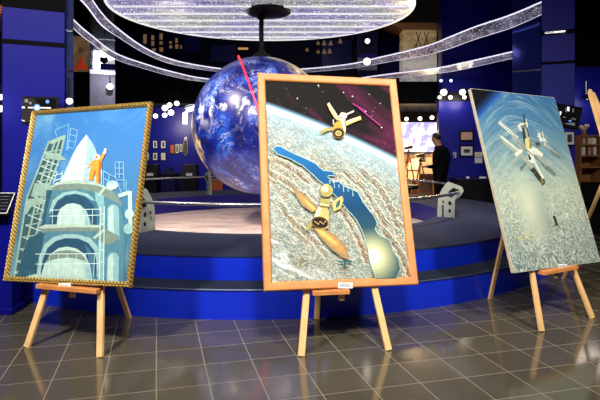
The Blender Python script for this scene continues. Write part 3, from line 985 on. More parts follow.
A('lite', [(517, 126), (520, 123), (527, 122.5), (528, 126), (526, 131), (520, 131)]); A('mid', [(520, 126), (526, 124), (527, 129), (522, 130)])
A('dark', seg(523.6, 114, 524.4, 124, 1.1)); A('lite', seg(526, 119, 526.6, 124, .8))
A('dark', [(522, 128), (527, 128), (529.5, 138), (526, 147), (523, 140)]); A('grey', [(524, 128), (526, 128), (529, 140), (527, 143)])
A('yel', [(524.5, 139), (529, 137), (531, 143), (531.5, 149), (526, 150)]); A('olive', [(529, 138), (531, 143), (531.5, 149), (529.5, 149)])
A('lite', [(527, 149), (532, 148.5), (534, 156), (533, 164), (528, 161)]); A('dark', [(527.5, 153), (530, 152), (531, 160), (528.5, 160)])
A('lite', [(531, 146), (537, 149), (543, 154), (542, 157), (534, 154)]); A('mid', [(534, 141), (539, 142), (541, 147), (536, 148)]); A('dark', ell(537.5, 144, 2, 1.6, 10))
A('lite', [(537, 133), (540, 133), (541, 138), (546, 139), (545, 141), (540, 142)]); A('lite', seg(542, 132, 545, 146, 1)); A('lite', seg(537, 136, 547, 142, 1))
A('dark', [(539, 177), (543, 176), (545, 183), (542, 186)]); A('olive', [(540, 179), (542.5, 178), (543.5, 183), (541.5, 184)])
A('mid', ell(533.5, 173.5, 1.4, 1, 8)); A('dark', ell(534.8, 172.5, .8, .7, 8))
A('lite', [(526.8, 151), (529, 150), (544, 178), (542, 179)]); A('mid', seg(516, 141, 552, 172, .9))
A('dark', [(552.6, 216.2), (554.8, 215.8), (557.8, 224.5), (555.5, 225.5)]); A('olive', seg(556.5, 224.5, 560.5, 229.5, .9)); A('dark', seg(553, 226, 558, 224.8, .7))
for k in range(5):
    A('yel', seg(514 + k * 3.6, 236 + (k % 2) * 2, 519 + k * 3.6, 240 - (k % 3) * 3, .7))
    A('lite', seg(520 + k * 2.5, 242 + (k % 3) * 2, 526 + k * 2.2, 249 + (k % 2) * 3, .7))
art('canvas', PR, rootR, M['ocean'], 0, None, sh)
hw = PR.w / 2
mb = MB()
for (a_, b_) in (((-hw, 0), (-hw, PR.h)), ((hw, 0), (hw, PR.h)), ((-hw, PR.h), (hw, PR.h)), ((-hw, 0), (hw, 0))):
    mb.bar(PR.pt(a_[0], a_[1], -.0165), PR.pt(b_[0], b_[1], -.0165), .006, .031, PR.r if a_[0] == b_[0] else PR.u)
mb.build('canvas_edge', mat('pale_canvas_edge', (206, 200, 176), .7), rootR)


# ---- label cards on the lower frame edges
def caption(P, root, x0, y0, x1, y1, d):
    c = [P.uv(x0, y1), P.uv(x1, y1), P.uv(x1, y0), P.uv(x0, y0)]
    mb = MB().hexa([P.pt(*q, d) for q in c] + [P.pt(*q, d + .003) for q in c])
    (ua, va), (ub, vb) = c[0], c[2]
    for k in range(3):
        vv = va + (vb - va) * (.28 + .22 * k)
        mb.bar(P.pt(ua + .012, vv, d + .0034), P.pt(ub - .012 - .012 * (k % 2), vv, d + .0034), .004, .001, P.u, 1)
    mb.build('caption_card', [M['card'], mat('caption_ink', (120, 130, 150), .6)], root)


caption(PL, rootL, 60, 283.2, 72.5, 290.5, .015)
caption(PCn, rootC, 337.5, 282.6, 352, 288.5, .015)
caption(PR, rootR, 558.5, 264, 566.5, 269, .002)


# ---- easels
def easel(label, Mx, My, yaw, th, half, apex, hinge, rear, ledge, lx0, lx1, drop=.075, P=None):
    r = Vector((math.cos(yaw), math.sin(yaw), 0)); n = Vector((-math.sin(yaw), math.cos(yaw), 0))
    base = Vector((Mx, My, 0)); root = thing('artist_easel', label, 'easel', base)
    tn = math.tan(th)
    off = n * .032

    def mid(z):
        return base + off + n * (z * tn) + Vector((0, 0, z))
    for s in (-1, 1):
        foot = base + off * .4 + r * (half * s)
        top = mid(apex) + r * (.03 * s) + n * .0
        MB().bar(foot + Vector((0, 0, .001)), top, .05, .026, r).build('front_leg', M['pine'], root, .003)
    # centre mast, showing below the ledge
    MB().bar(mid(ledge - drop) - n * .018, mid(apex + .03) - n * .0, .042, .02, r).build('mast', M['pine'], root, .002)
    MB().bar(mid(hinge) + n * .035, Vector(rear) + Vector((0, 0, .001)), .046, .024, r).build('rear_leg', M['pine_dark'], root, .003)
    rl = root.children[-1]; rl.data.materials[0] = M['pine']
    p, q = mid(ledge) + r * lx0 - n * .058, mid(ledge) + r * lx1 - n * .058
    lb = MB().bar(p, q, .075, .034, n).build('ledge', M['pine_dark'], root, .004)
    MB().tube([mid(hinge) - r * .06 + n * .02, mid(hinge) + r * .06 + n * .02], .008, 8).build('hinge_bolt', M['steel'], rl)
    return root


easel('pale wooden easel holding the gilt framed rocket painting', -1.7465, 3.9535, -.301, .2476, .325, 1.62, 1.05, (-1.513, 4.775, 0), .452, -.285, .26)
easel('pale wooden easel holding the large wood framed lake painting', .3345, 3.933, .175, .296, .329, 1.95, 1.75, (.147, 4.745, 0), .430, -.23, .05)
easel('pale wooden easel holding the unframed ocean painting', 2.282, 4.5735, .518, .3107, .346, 1.9, 1.35, (1.891, 5.375, 0), .445, -.22, .25)
easel('mostly hidden wooden easel at the right edge beside the bookcase', 3.46, 5.01, .607, .333, .34, 2.08, 1.37, (3.02, 6.2, 0), .43, -.25, .25)

# ------------------------------------------------------------------ columns
def column(name, label, x0, x1, Y, dep, top, m, twist=0):
    """square column turned to face the visitors; returns a helper for strips on its front face"""
    b0, b1 = math.atan((x0 - 300) / F), math.atan((x1 - 300) / F)
    be = (b0 + b1) / 2
    D = Y / math.cos(be)
    hw = D * math.tan((b1 - b0) / 2)
    d = Vector((math.sin(be), math.cos(be), 0)); r = Vector((math.cos(be), -math.sin(be), 0))
    c = d * D
    if twist:
        d, r = d * math.cos(twist) + r * math.sin(twist), r * math.cos(twist) - d * math.sin(twist)
    t = thing(name, label, 'column', c + d * dep / 2)
    MB().obox(c + d * dep / 2 + Vector((0, 0, top / 2)), r * hw, d * dep / 2, Vector((0, 0, top / 2))).build('shaft', m, t, .006)

    def strip(f0, f1, ya, yb, m2, nm, out=.006):
        za, zb = EYE + (HZ - yb) / F * Y, EYE + (HZ - ya) / F * Y
        cc = c - d * (out / 2) + r * (hw * (f0 + f1) / 2) + Vector((0, 0, (za + zb) / 2))
        MB().obox(cc, r * hw * (f1 - f0) / 2, d * out / 2, Vector((0, 0, (zb - za) / 2))).build(nm, m2, t)
    return t, strip, c, d, r, hw


colL, st, c, d, r, hw = column('blue_column', 'square blue column at the left with the black monitor', 2, 65, 5.25, .2, CEIL, M['blue'])
st(-1.005, 1.005, 41, 45.5, M['black_matt'], 'dark_band'); st(-1.005, 1.005, -8, 9.5, M['black_matt'], 'dark_band')
MB().obox(c + r * (hw + .04) + d * .08 + Vector((0, 0, CEIL / 2)), r * .036 + d * .012, d * .02 - r * .007, Vector((0, 0, CEIL / 2))).build('mirror_strip', mat('painted_strip_reflection', (92, 104, 176), .12, metal=.7), colL)  # bluish reflection put into the mirror strip's own colour
for yy in (68, 28):
    MB().obox(c + r * (hw + .04) + d * .06 + Vector((0, 0, at(0, yy, 5.3).z)), r * .036, d * .01, Vector((0, 0, .008))).build('joint_line', M['chrome'], colL)
colM, st, *_ = column('mirror_column', 'mirrored square column behind the gilt framed rocket painting', 90, 115, 12.0, .5, CEIL, M['mirror'])
st(-1.01, 1.01, 74, 125, mat('pale_mirror_reflection', (150, 150, 178), .2, metal=.3), 'painted_reflection', .004); st(-1.01, 1.01, 70, 74, M['chrome'], 'joint_band'); st(-.2, 1.01, 63.5, 69.5, M['blue'], 'blue_panel'); st(-1.01, 1.01, 39, 40, M['chrome'], 'joint_line')  # pale panel added to paint the lighter reflection low on the mirror
colR, st, *_ = column('mirror_column', 'mirrored square column behind the unframed ocean painting', 512, 540.5, 10.0, .22, CEIL, mat('painted_blue_reflection', (44, 54, 150), .1, metal=.55, var=.3, scale=1), .2)  # blue of the reflected hall painted into the mirror's colour
st(-1.01, 1.01, 70, 71.5, M['chrome'], 'joint_band')
colB, st, *_ = column('blue_column', 'square blue column at the right above the tilted wall monitor', 541.5, 575, 8.75, .4, CEIL, M['blue'])
st(-1.005, 1.005, 61, 64, M['black_matt'], 'dark_band'); st(-1.005, 1.005, 30, 34.5, M['black_matt'], 'dark_band'); st(-.8, .45, 30.8, 33, M['chrome'], 'bright_line', .01)
# pale pillar standing on the mezzanine, with its brown beam head
q0, q1 = at(403, 83, 13.7), at(437, 30, 13.7)
ps = thing('mirror_pillar', 'pale gleaming square pillar on the mezzanine right of the disc', 'column', ((q0.x + q1.x) / 2, 13.9, 3.15))
MB().box((q0.x, 13.7, 3.15), (q1.x, 14.2, q1.z)).build('shaft', M['reflective'], ps, .01)
w0, w1 = at(388, 34, 13.6), at(440, 28, 13.6)
MB().hexa([(w0.x + .35, 13.6, q1.z), (w1.x, 13.6, q1.z), (w1.x, 14.3, q1.z), (w0.x + .35, 14.3, q1.z), (w0.x, 13.5, q1.z + .14), (w1.x + .03, 13.5, q1.z + .14), (w1.x + .03, 14.4, q1.z + .14), (w0.x, 14.4, q1.z + .14)]).build('capital', M['tan'], ps)
MB().hexa([(w0.x, 13.5, q1.z + .14), (w1.x + .03, 13.5, q1.z + .14), (w1.x + .03, 14.4, q1.z + .14), (w0.x, 14.4, q1.z + .14), (w0.x - .1, 13.4, CEIL), (w1.x + .03, 13.4, CEIL), (w1.x + .03, 14.5, CEIL), (w0.x - .1, 14.5, CEIL)]).build('beam_head', M['dark_brown'], ps)
for dx in (-.12, .08):
    MB().bar((ps.location.x + dx, 13.69, q1.z - .45), (ps.location.x + dx + .13, 13.69, q1.z - .05), .018, .02, (1, 0, 0)).build('brace', M['dark_brown'], ps)
    MB().bar((ps.location.x + dx + .15, 13.69, q1.z - .45), (ps.location.x + dx + .02, 13.69, q1.z - .05), .018, .02, (1, 0, 0)).build('brace', M['dark_brown'], ps)
# glossy blue pillar with a reflected lamp near the middle
q0, q1 = at(357, 83, 13.6), at(378, 20, 13.6)
pb = thing('blue_pillar', 'narrow dark pillar with a bright lamp reflection above the lake painting', 'column', ((q0.x + q1.x) / 2, 13.8, 3.15))
MB().box((q0.x, 13.6, 3.15), (q1.x, 14.1, CEIL)).build('shaft', M['navy'], pb)
p0, p1 = at(357, 70, 13.58), at(377, 58, 13.58)
MB().box((p0.x, 13.57, p0.z), (p1.x, 13.6, p1.z)).build('mirror_panel', mat('grey_glass', (120, 124, 150), .35), pb)
p0, p1 = at(357, 58, 13.58), at(377, 54, 13.58)
MB().box((p0.x, 13.57, p0.z), (p1.x, 13.6, p1.z)).build('blue_panel', M['blue'], pb)


# ------------------------------------------------------------------ lamps
def spot(x, y, Y, rpx, label, group=None, m='white_lamp', up=.25, name='spotlight'):
    p = at(x, y, Y); r = rpx / F * Y
    t = thing(name, label, 'lamp', p, group)
    d = (Vector((0, 0, EYE)) - p).normalized(); d = (d + Vector((0, 0, -.25))).normalized()
    rot = Vector((0, 0, 1)).rotation_difference(d).to_matrix()

    def tr(mb):
        mb.v = [rot @ (v - p) + p for v in mb.v]
        return mb
    tr(MB().lathe([(.001, -.14), (r * .7, -.14), (r * 1.05, -.05), (r * 1.12, .012), (r * 1.02, .012), (r * .95, -.01)], p, 18)).build('housing', M['black'], t)
    tr(MB().ball(p, r, 16, (1, 1, .45))).build('lens', M[m], t)
    MB().tube([p - d * .1, p - d * .1 + Vector((0, 0, up))], .012, 6).build('stem', M['black'], t)
    return t


for x, y, r, lb in ((155.5, 116, 2.3, 'leftmost glowing spotlight of the cluster right of the rocket painting'),
                    (164.7, 115.2, 2.4, 'glowing spotlight in the lower middle of the left cluster'),
                    (171, 112.6, 2.9, 'large glowing spotlight low in the right half of the left cluster'),
                    (165, 108, 3.0, 'large glowing spotlight in the upper middle of the left cluster'),
                    (169.6, 105, 2.4, 'glowing spotlight between the two highest of the left cluster'),
                    (176.8, 103.4, 2.4, 'rightmost and highest glowing spotlight of the left cluster')):
    spot(x, y, 12.9, r, lb, 'spotlights over the gallery wall', up=at(0, y - 12, 12.9).z - at(0, y, 12.9).z)
for x, y, Y, r, lb in ((443.7, 92.3, 12.2, 3.3, 'big glowing spotlight above the person, left end of the blue wall'),
                       (439.6, 97.3, 12.3, 1.7, 'small glowing spotlight reflection just below left of the big one above the person'),  # the three small heads stand in for reflections in the glossy wall
                       (450.4, 97.3, 12.3, 2.1, 'small glowing spotlight reflection above the two dark framed pictures'),
                       (462.5, 92.2, 12.2, 3.0, 'big glowing spotlight beside the top left corner of the ocean painting'),
                       (464.4, 97.2, 12.3, 1.9, 'small glowing spotlight reflection just below the lamp at the ocean painting corner')):
    spot(x, y, Y, r, lb, 'spotlights over the blue wall', up=.14)
for x, lb in ((441, 'left of two small blue spotlights under the lower light ribbon'), (451, 'right of two small blue spotlights under the lower light ribbon')):
    spot(x, 80.6, 12.4, 1.6, lb, 'blue spotlights', 'blue_lamp', up=.1)
for x, y, lb in ((406.5, 119, 'left spotlight of three in a row above the projection screen'), (420, 118.5, 'middle spotlight of three in a row above the projection screen'), (432, 117.6, 'right spotlight of three in a row above the projection screen')):
    spot(x, y, 14.5, 2.0, lb, 'spotlights over the projection screen', up=.3)
spot(367, 61.5, 11.9, 3.6, 'bright round lamp reflection on the narrow dark pillar above the lake painting', up=.1)  # glowing head added in place of a lamp mirrored in the pillar
spot(367.5, 41, 13.4, 2.4, 'small oval lamp just under the ceiling disc edge', up=.25)
spot(104, 53.5, 11.6, 4.0, 'bright round upper lamp reflection on the mirrored column at left', up=.2)  # stands in for a reflected lamp, added as a glowing head
spot(110, 86.5, 11.6, 3.2, 'bright round lower lamp just above the rocket painting frame', up=.2)
spot(1.5, 97, 5.2, 3.0, 'upper wall lamp at the left edge beside the blue column', up=.1)
spot(1, 108.5, 5.2, 3.4, 'lower wall lamp at the left edge beside the blue column', up=.1)
spot(69.5, 101, 5.1, 3.2, 'bright lamp between blue column and rocket painting corner', up=.2)

# ------------------------------------------------------------------ monitors
def monitor(label, corners, Y0, Y1, shapes, thick=.05):
    """corner pixels TL TR BR BL; left side at depth Y0, right side at depth Y1"""
    tl, tr, br, bl = corners
    p = [at(*bl, Y0), at(*br, Y1), at(*tr, Y1), at(*tl, Y0)]
    ax = (p[1] - p[0]); ay = (p[3] - p[0])
    nf = ax.cross(ay).normalized()
    if nf.y > 0:
        nf = -nf
    t = thing('wall_monitor', label, 'monitor', p[0])
    MB().hexa([q - nf * thick for q in p] + p).build('casing', M['black'], t, .004)

    def P(s_, t_, d):
        return p[0].lerp(p[1], s_).lerp(p[3].lerp(p[2], s_), t_) + nf * d
    b = .045
    keys = ['screen', 'white_g', 'blue_g', 'grey_g']
    mats = [mat('screen_glass', (16, 15, 16), .15, emit=.15, emit_rgb=(40, 36, 34)), mat('screen_white', (230, 240, 255), .4, emit=1.2, var=0), mat('screen_blue', (90, 140, 220), .4, emit=.8, var=0), mat('screen_grey', (110, 120, 130), .4, emit=.35, var=0)]
    mb = MB().add([P(b, b * 1.6, .001), P(1 - b, b * 1.6, .001), P(1 - b, 1 - b * 1.6, .001), P(b, 1 - b * 1.6, .001)], [(0, 1, 2, 3)])
    d = .0015
    for k, poly in shapes:
        mb.add([P(x, y, d) for x, y in poly], [tuple(range(len(poly)))], keys.index(k)); d += .0002
    mb.build('screen', mats, t, fix=False)
    c = (p[0] + p[1] + p[2] + p[3]) / 4 - nf * thick
    MB().bar(c, c - nf * .12, .1, .1, (0, 0, 1)).build('bracket', M['black'], t)
    return t


rc = lambda x0, y0, x1, y1: [(x0, y0), (x1, y0), (x1, y1), (x0, y1)]
monitor('black wall monitor showing a white satellite, on the left blue column', [(10.5, 96), (58, 97), (58, 124), (10.5, 124)], 5.2, 5.22,
        [('grey_g', rc(.3, .78, .37, .9)), ('white_g', rc(.37, .575, .85, .615)), ('white_g', rc(.19, .57, .3, .625)), ('blue_g', ell(.56, .59, .075, .14, 14)), ('white_g', ell(.56, .59, .045, .08, 12)),
         ('blue_g', ell(.78, .82, .04, .07, 10)), ('grey_g', seg(.08, .3, .18, .14, .02)), ('white_g', seg(.08, .25, .3, .1, .02)), ('grey_g', ell(.42, .76, .03, .05, 8))])
monitor('small tilted wall monitor with white spacecraft, right of the ocean painting', [(556, 103), (583, 107.5), (578, 130.5), (558, 126)], 7.7, 7.75,
        [('white_g', rc(.12, .5, .85, .66)), ('white_g', ell(.5, .6, .17, .2, 10)), ('grey_g', rc(.3, .16, .8, .28)), ('white_g', rc(.42, .74, .5, .92)), ('grey_g', rc(.34, .68, .4, .86)), ('grey_g', rc(.62, .7, .68, .88)), ('blue_g', rc(.4, .3, .62, .38)), ('grey_g', rc(.25, .42, .8, .47))])

# ------------------------------------------------------------------ framed pictures
def frame_pic(x0, y0, x1, y1, Y, label, group, pic, name='framed_picture', border=.18, fm='black', cat='picture', mat_in=None):
    a, b = at(x0, y1, Y), at(x1, y0, Y)
    t = thing(name, label, cat, ((a.x + b.x) / 2, Y, a.z), group)
    w, h = b.x - a.x, b.z - a.z
    bd = border * min(w, h)
    fr = MB().box((a.x, Y, a.z), (b.x, Y + .03, b.z)).build('frame', M[fm], t, .003)
    MB().box((a.x + bd, Y - .004, a.z + bd), (b.x - bd, Y + .001, b.z - bd)).build('print', M[pic], fr)
    if mat_in:
        bd2 = bd + .22 * min(w, h)
        MB().box((a.x + bd2, Y - .006, a.z + bd2), (b.x - bd2, Y - .003, b.z - bd2)).build('image', M[mat_in], fr)
    return t


gw = 14.565
G = 'small framed pictures on the gallery wall'
for j, (y0, row) in enumerate(((140.5, 'upper'), (152.5, 'lower'))):
    for i, (x0, w, side) in enumerate(((144.5, 4.6, 'left'), (152.6, 5.2, 'middle'), (160.6, 5.4, 'right'))):
        frame_pic(x0, y0, x0 + w, y0 + 8, gw, '%s picture of the %s row of small white prints on the gallery wall' % (side, row), G, 'card', border=.1, mat_in='photo' if (i + j) % 3 else 'paper')
frame_pic(170, 144.5, 174.6, 153.5, gw, 'small brown picture left of the white models on the gallery wall', None, 'orange', border=.08)
frame_pic(175.3, 144, 179, 153.2, gw, 'small white print between the brown picture and the oval plaque', None, 'card', border=.08, mat_in='photo')
frame_pic(179.6, 144, 182.6, 152, gw, 'narrow white print just left of the oval plaque', None, 'card', border=.08, mat_in='photo')
c = at(185.6, 146.5, gw)
o = thing('wall_plaque', 'tall oval silver plaque left of the globe', 'plaque', (c.x, gw, c.z - .25))
mb = MB().prism(ell(0, 0, .07, .27, 24), c, Vector((1, 0, 0)), Vector((0, 0, 1)), Vector((0, .03, 0)))
mb.build('rim', M['steel'], o)
MB().prism(ell(0, 0, .045, .2, 20), c - Vector((0, .006, 0)), Vector((1, 0, 0)), Vector((0, 0, 1)), Vector((0, .008, 0))).build('face', M['photo'], o)
# white luminous arch
ar = thing('light_arch', 'white glowing arch-shaped light between spotlights and globe', 'light', at(188, 130, 13.2))
MB().tube([at(185, 124, 13.2), at(185.3, 113, 13.2), at(187, 110, 13.2), at(196, 107.5, 13.2)], .06, 10).build('tube', M['arch_light'], ar)
MB().tube([at(184, 112, 13.25), at(184.5, 106.5, 13.25), at(190, 104.5, 13.25), at(200, 104.5, 13.25)], .012, 6).build('cable', M['steel'], ar)
MB().tube([at(185.3, 113, 13.2), (at(185.3, 113, 13.2).x, 13.45, 2.62)], .008, 6).build('hanging_wire', M['steel'], ar)
MB().tube([at(196, 107.5, 13.2), (at(196, 107.5, 13.2).x, 13.45, 2.62)], .008, 6).build('hanging_wire', M['steel'], ar)

W = 12.565
frame_pic(459.5, 130.5, 474, 141.5, W, 'upper dark framed pinkish certificate on the blue wall behind the person', 'dark frames behind the person', 'paper_pink', border=.15)
frame_pic(459.5, 145, 474, 157, W, 'lower dark framed photograph of figures on the blue wall behind the person', 'dark frames behind the person', 'card', border=.13, mat_in='photo')
frame_pic(475, 152, 482.5, 157, W, 'upper white sheet beside the ocean painting edge', 'white sheets on the blue wall', 'card', border=.05, fm='white', mat_in='paper')
frame_pic(475, 157.6, 482.5, 163, W, 'lower white sheet beside the ocean painting edge', 'white sheets on the blue wall', 'card', border=.05, fm='white')
# little white hook-shaped sign by the person's back
sg = MB()
for s_ in (seg(453.5, 152.6, 456.2, 152.6, .9), seg(455.8, 152.6, 455.8, 157.4, .9), seg(453.3, 157.3, 456.2, 157.3, .9), seg(453.6, 152.6, 453.6, 154.8, .8), seg(453.6, 154.8, 455.8, 154.8, .7)):
    pts = [at(x, y, W + .02) for x, y in s_]
    sg.add(pts + [p + Vector((0, .02, 0)) for p in pts], [(0, 1, 2, 3), (7, 6, 5, 4), (0, 4, 5, 1), (1, 5, 6, 2), (2, 6, 7, 3), (3, 7, 4, 0)])
tag(sg.build('wall_numeral', M['white']), 'small white numeral on the blue wall at the back of the person', 'sign')
# red picture beside mirror column
a, b = at(73.5, 72, 12.4), at(90.5, 36, 12.4)
t = thing('framed_picture', 'tall brown picture with a red figure between the two left columns', 'picture', ((a.x + b.x) / 2, 12.4, a.z))
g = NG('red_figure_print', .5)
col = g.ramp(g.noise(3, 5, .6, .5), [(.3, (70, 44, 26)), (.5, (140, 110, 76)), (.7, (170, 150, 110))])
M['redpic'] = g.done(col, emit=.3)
MB().box((a.x, 12.4, a.z), (b.x, 12.44, b.z)).build('panel', M['redpic'], t)
mb = MB()
for poly in ([(80, 57), (82, 57), (84, 64), (89, 70), (86, 70.5), (81.5, 66), (77, 70.5), (74, 71), (78, 64)], [(74.5, 70), (80, 66), (81.5, 64.5), (84, 66.5), (89.5, 71), (84, 68.6), (79, 69)]):
    pts = [at(x, y, 12.395) for x, y in poly]
    mb.add(pts, [tuple(range(len(pts)))])
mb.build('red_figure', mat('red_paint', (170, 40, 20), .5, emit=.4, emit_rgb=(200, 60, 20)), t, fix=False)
MB().box((a.x - .03, 12.38, a.z - .3), (b.x + .03, 12.44, a.z)).build('base', M['black'], t)
MB().box((a.x, 12.46, 0), (b.x, 12.6, b.z)).build('stand', M['black'], t)
# orange-streaked panel at upper left edge
a, b = at(-20, 30, 5.3), at(6, 4, 5.3)
t = thing('wall_relief', 'dark panel with orange streaks at the upper left edge', 'panel', ((a.x + b.x) / 2, 5.3, a.z))
MB().box((a.x, 5.3, a.z), (b.x - .03, 5.34, b.z)).build('board', M['black'], t)
mb = MB()
for k in range(7):
    mb.bar(Vector((a.x + .05 + .03 * k, 5.285, a.z + .03 + .035 * k)), Vector((a.x + .2 + .012 * k, 5.285, a.z + .1 + .036 * k)), .012, .012, (0, 0, 1))
mb.build('streaks', mat('orange_metal', (176, 96, 34), .4, emit=.2), t)
MB().box((a.x - .1, 5.36, 0), (b.x - .12, 5.46, CEIL)).build('backing_post', M['black_matt'], t)

# exhibits seen on the mezzanine's back wall
YB = 17.46
names = [(143, 34, 147, 44), (151, 35, 154.5, 40.5), (151, 41, 154.5, 46), (159, 33, 163, 40), (159, 41, 163, 45), (152, 48, 156, 51.5), (159, 47, 163.5, 52), (169, 41, 172, 44), (169, 45, 172.5, 48.5), (175, 38, 178, 43), (175, 44, 178.5, 49), (180, 45, 182, 49)]
for i, (x0, y0, x1, y1) in enumerate(names):
    frame_pic(x0, y0, x1, y1, YB, '%s small lit picture from the left on the dark mezzanine wall' % ORD[i], 'lit pictures on the left mezzanine', 'glow_print', border=.08)
for i, (x, y) in enumerate(((318, 44), (324, 44), (330.5, 44), (318, 52.5), (324, 52.5), (329.5, 52), (307, 50.5), (340, 42))):
    p = at(x, y, YB)
    t = thing('small_bell', '%s small bell-shaped exhibit from the upper left, under the disc edge' % ORD[i], 'exhibit', p, 'bell-shaped exhibits on the right mezzanine')
    s_ = .85 if i % 3 else .6
    MB().lathe([(.001, .1 * s_), (.02, .1 * s_), (.035, .04 * s_), (.06, -.03 * s_), (.085 * s_, -.06 * s_), (.001, -.06 * s_)], p - Vector((0, .1, 0)), 14).build('bell', M['glow_print'], t)
    MB().tube([p + Vector((0, -.1, .1 * s_)), p + Vector((0, .06, .14 * s_))], .012, 6).build('hook', M['steel'], t)
for x0, y0, x1, y1, lb in ((184, 36, 200, 52, 'deep blue panel on the dark mezzanine wall left of the globe pole'), (210, 45, 236, 62, 'wide deep blue panel on the mezzanine wall just left of the globe top'), (322, 40, 352, 66, 'deep blue panel behind the bell-shaped exhibits'), (380, 38, 402, 78, 'deep blue panel left of the pale stone pillar')):
    a, b = at(x0, y1, YB - .05), at(x1, y0, YB - .05)
    mb = MB().box((a.x, YB - .05, a.z), (b.x, YB, b.z))
    tag(mb.build('wall_panel_board', M['blue_wall'], None, .01), lb, 'panel')
a, b = at(238, 49.5, 17.2), at(248, 47.5, 17.2)
t = thing('lit_sign', 'small warm lit strip sign left of the globe pole', 'sign', ((a.x + b.x) / 2, 17.2, a.z))
MB().box((a.x, 17.2, a.z), (b.x, 17.24, b.z)).build('face', mat('warm_sign', (190, 140, 80), .5, emit=.9), t)
MB().box((a.x - .02, 17.24, a.z - .02), (b.x + .02, 17.5, b.z + .02)).build('box', M['black'], t)

# ------------------------------------------------------------------ left background consoles and counter
def console(x0, x1, label):
    Y = 13.3
    a, b = at(x0, 178, Y), at(x1, 164.5, Y)
    t = thing('display_console', label, 'console', ((a.x + b.x) / 2, Y + .2, 0), 'black consoles before the gallery wall')
    MB().box((a.x, Y, 0), (b.x, Y + .45, a.z)).build('cabinet', M['black'], t, .01)
    MB().hexa([(a.x - .02, Y - .03, a.z), (b.x + .02, Y - .03, a.z), (b.x + .02, Y + .48, a.z), (a.x - .02, Y + .48, a.z),
               (a.x + .03, Y + .15, b.z), (b.x - .03, Y + .15, b.z), (b.x - .03, Y + .45, b.z), (a.x + .03, Y + .45, b.z)]).build('hood', M['black'], t, .01)
    c = at((x0 + x1) / 2 + 1, 174.5, Y - .04)
    MB().obox(c + Vector((0, .02, 0)), (.075, 0, 0), (0, .012, .0), (0, .0, .035)).build('caption_plate', M['card'], t)
    return t


console(141.5, 156, 'black display console with a white caption right of the rocket painting')
console(180, 196, 'black display console with a white caption left of the globe')
a, b = at(161.5, 175, 13.6), at(175, 166, 13.6)
t = thing('display_counter', 'low dark counter between the two black consoles', 'counter', ((a.x + b.x) / 2, 13.8, 0))
MB().box((a.x, 13.6, 0), (b.x, 14.1, a.z)).build('body', M['navy'], t, .01)
MB().box((a.x - .02, 13.57, a.z), (b.x + .02, 14.12, a.z + .04)).build('top', M['black'], t, .006)
MB().box((a.x + .05, 13.7, a.z + .04), (b.x - .1, 14.0, a.z + .2)).build('glass_case', mat('dark_glass', (40, 44, 90), .1), t)
a, b = at(208.5, 193, 13.4), at(221, 181, 13.4)
t = thing('wooden_box', 'orange wooden box below the globe behind the railing', 'box', ((a.x + b.x) / 2, 13.55, 0))
MB().box((a.x, 13.4, .35), (b.x, 13.7, b.z)).build('body', M['orange'], t, .008)
MB().box((a.x - .01, 13.385, b.z), (b.x + .01, 13.715, b.z + .03)).build('lid', M['tan'], t, .005)
for dx in (.03, b.x - a.x - .03):
    for dy in (.03, .27):
        MB().box((a.x + dx - .02, 13.4 + dy - .02, 0), (a.x + dx + .02, 13.4 + dy + .02, .35)).build('leg', M['black'], t)

# info stand at the lower left edge
t = thing('info_stand', 'blue information stand with a slanted black panel at the left edge', 'stand', (-2.82, 4.95, 0))
Ys = 4.86
MB().box((at(-12, 200, Ys).x, Ys, 0), (at(12, 200, Ys).x, Ys + .16, .97)).build('post', M['blue'], t, .006)
p = [at(-22, 214, Ys - .12), at(7.5, 214, Ys - .12), at(16, 192.5, Ys + .14), at(-14, 192.5, Ys + .14)]
nf = (p[1] - p[0]).cross(p[3] - p[0]).normalized()
MB().hexa([q - nf * .03 for q in p] + p).build('panel', M['black'], t, .003)


def inl(k, d):
    c = (p[0] + p[1] + p[2] + p[3]) / 4
    return [c + (q - c) * k + nf * d for q in p]


o_, i_ = inl(.97, .002), inl(.9, .002)
MB().add(o_ + i_, [(0, 1, 5, 4), (1, 2, 6, 5), (2, 3, 7, 6), (3, 0, 4, 7)]).build('white_border', M['card'], t)
mb = MB()
for k in range(5):
    mb.bar(inl(.75, .003)[0].lerp(inl(.75, .003)[3], k / 5 + .1), inl(.75, .003)[1].lerp(inl(.75, .003)[2], k / 5 + .1), .008, .001, (0, 1, .3))
mb.build('text_lines', mat('grey_text', (120, 130, 160), .6), t)
MB().box((at(-14, 200, Ys).x, Ys - .02, 0), (at(13.5, 200, Ys).x, Ys + .2, .06)).build('plinth', M['blue'], t, .004)

# ------------------------------------------------------------------ exhibit room at right of centre
a, b = at(399, 152, 16.9), at(437.5, 120.5, 16.9)
t = thing('projection_screen', 'bright projection screen with a lavender world map behind the person', 'screen', ((a.x + b.x) / 2, 16.9, a.z))
MB().box((a.x - .5, 16.9, a.z), (b.x + .3, 16.95, b.z)).build('screen', M['map'], t)
MB().tube([(a.x - .55, 16.9, b.z + .03), (b.x + .35, 16.9, b.z + .03)], .05, 12).build('roller', M['white'], t)
for xx in (a.x - .3, b.x + .1):
    MB().tube([(xx, 16.9, b.z + .06), (xx, 16.9, 2.62)], .01, 6).build('cord', M['black'], t)
MB().box((a.x - .5, 16.89, a.z - .05), (b.x + .3, 16.96, a.z)).build('bottom_bar', M['black'], t)
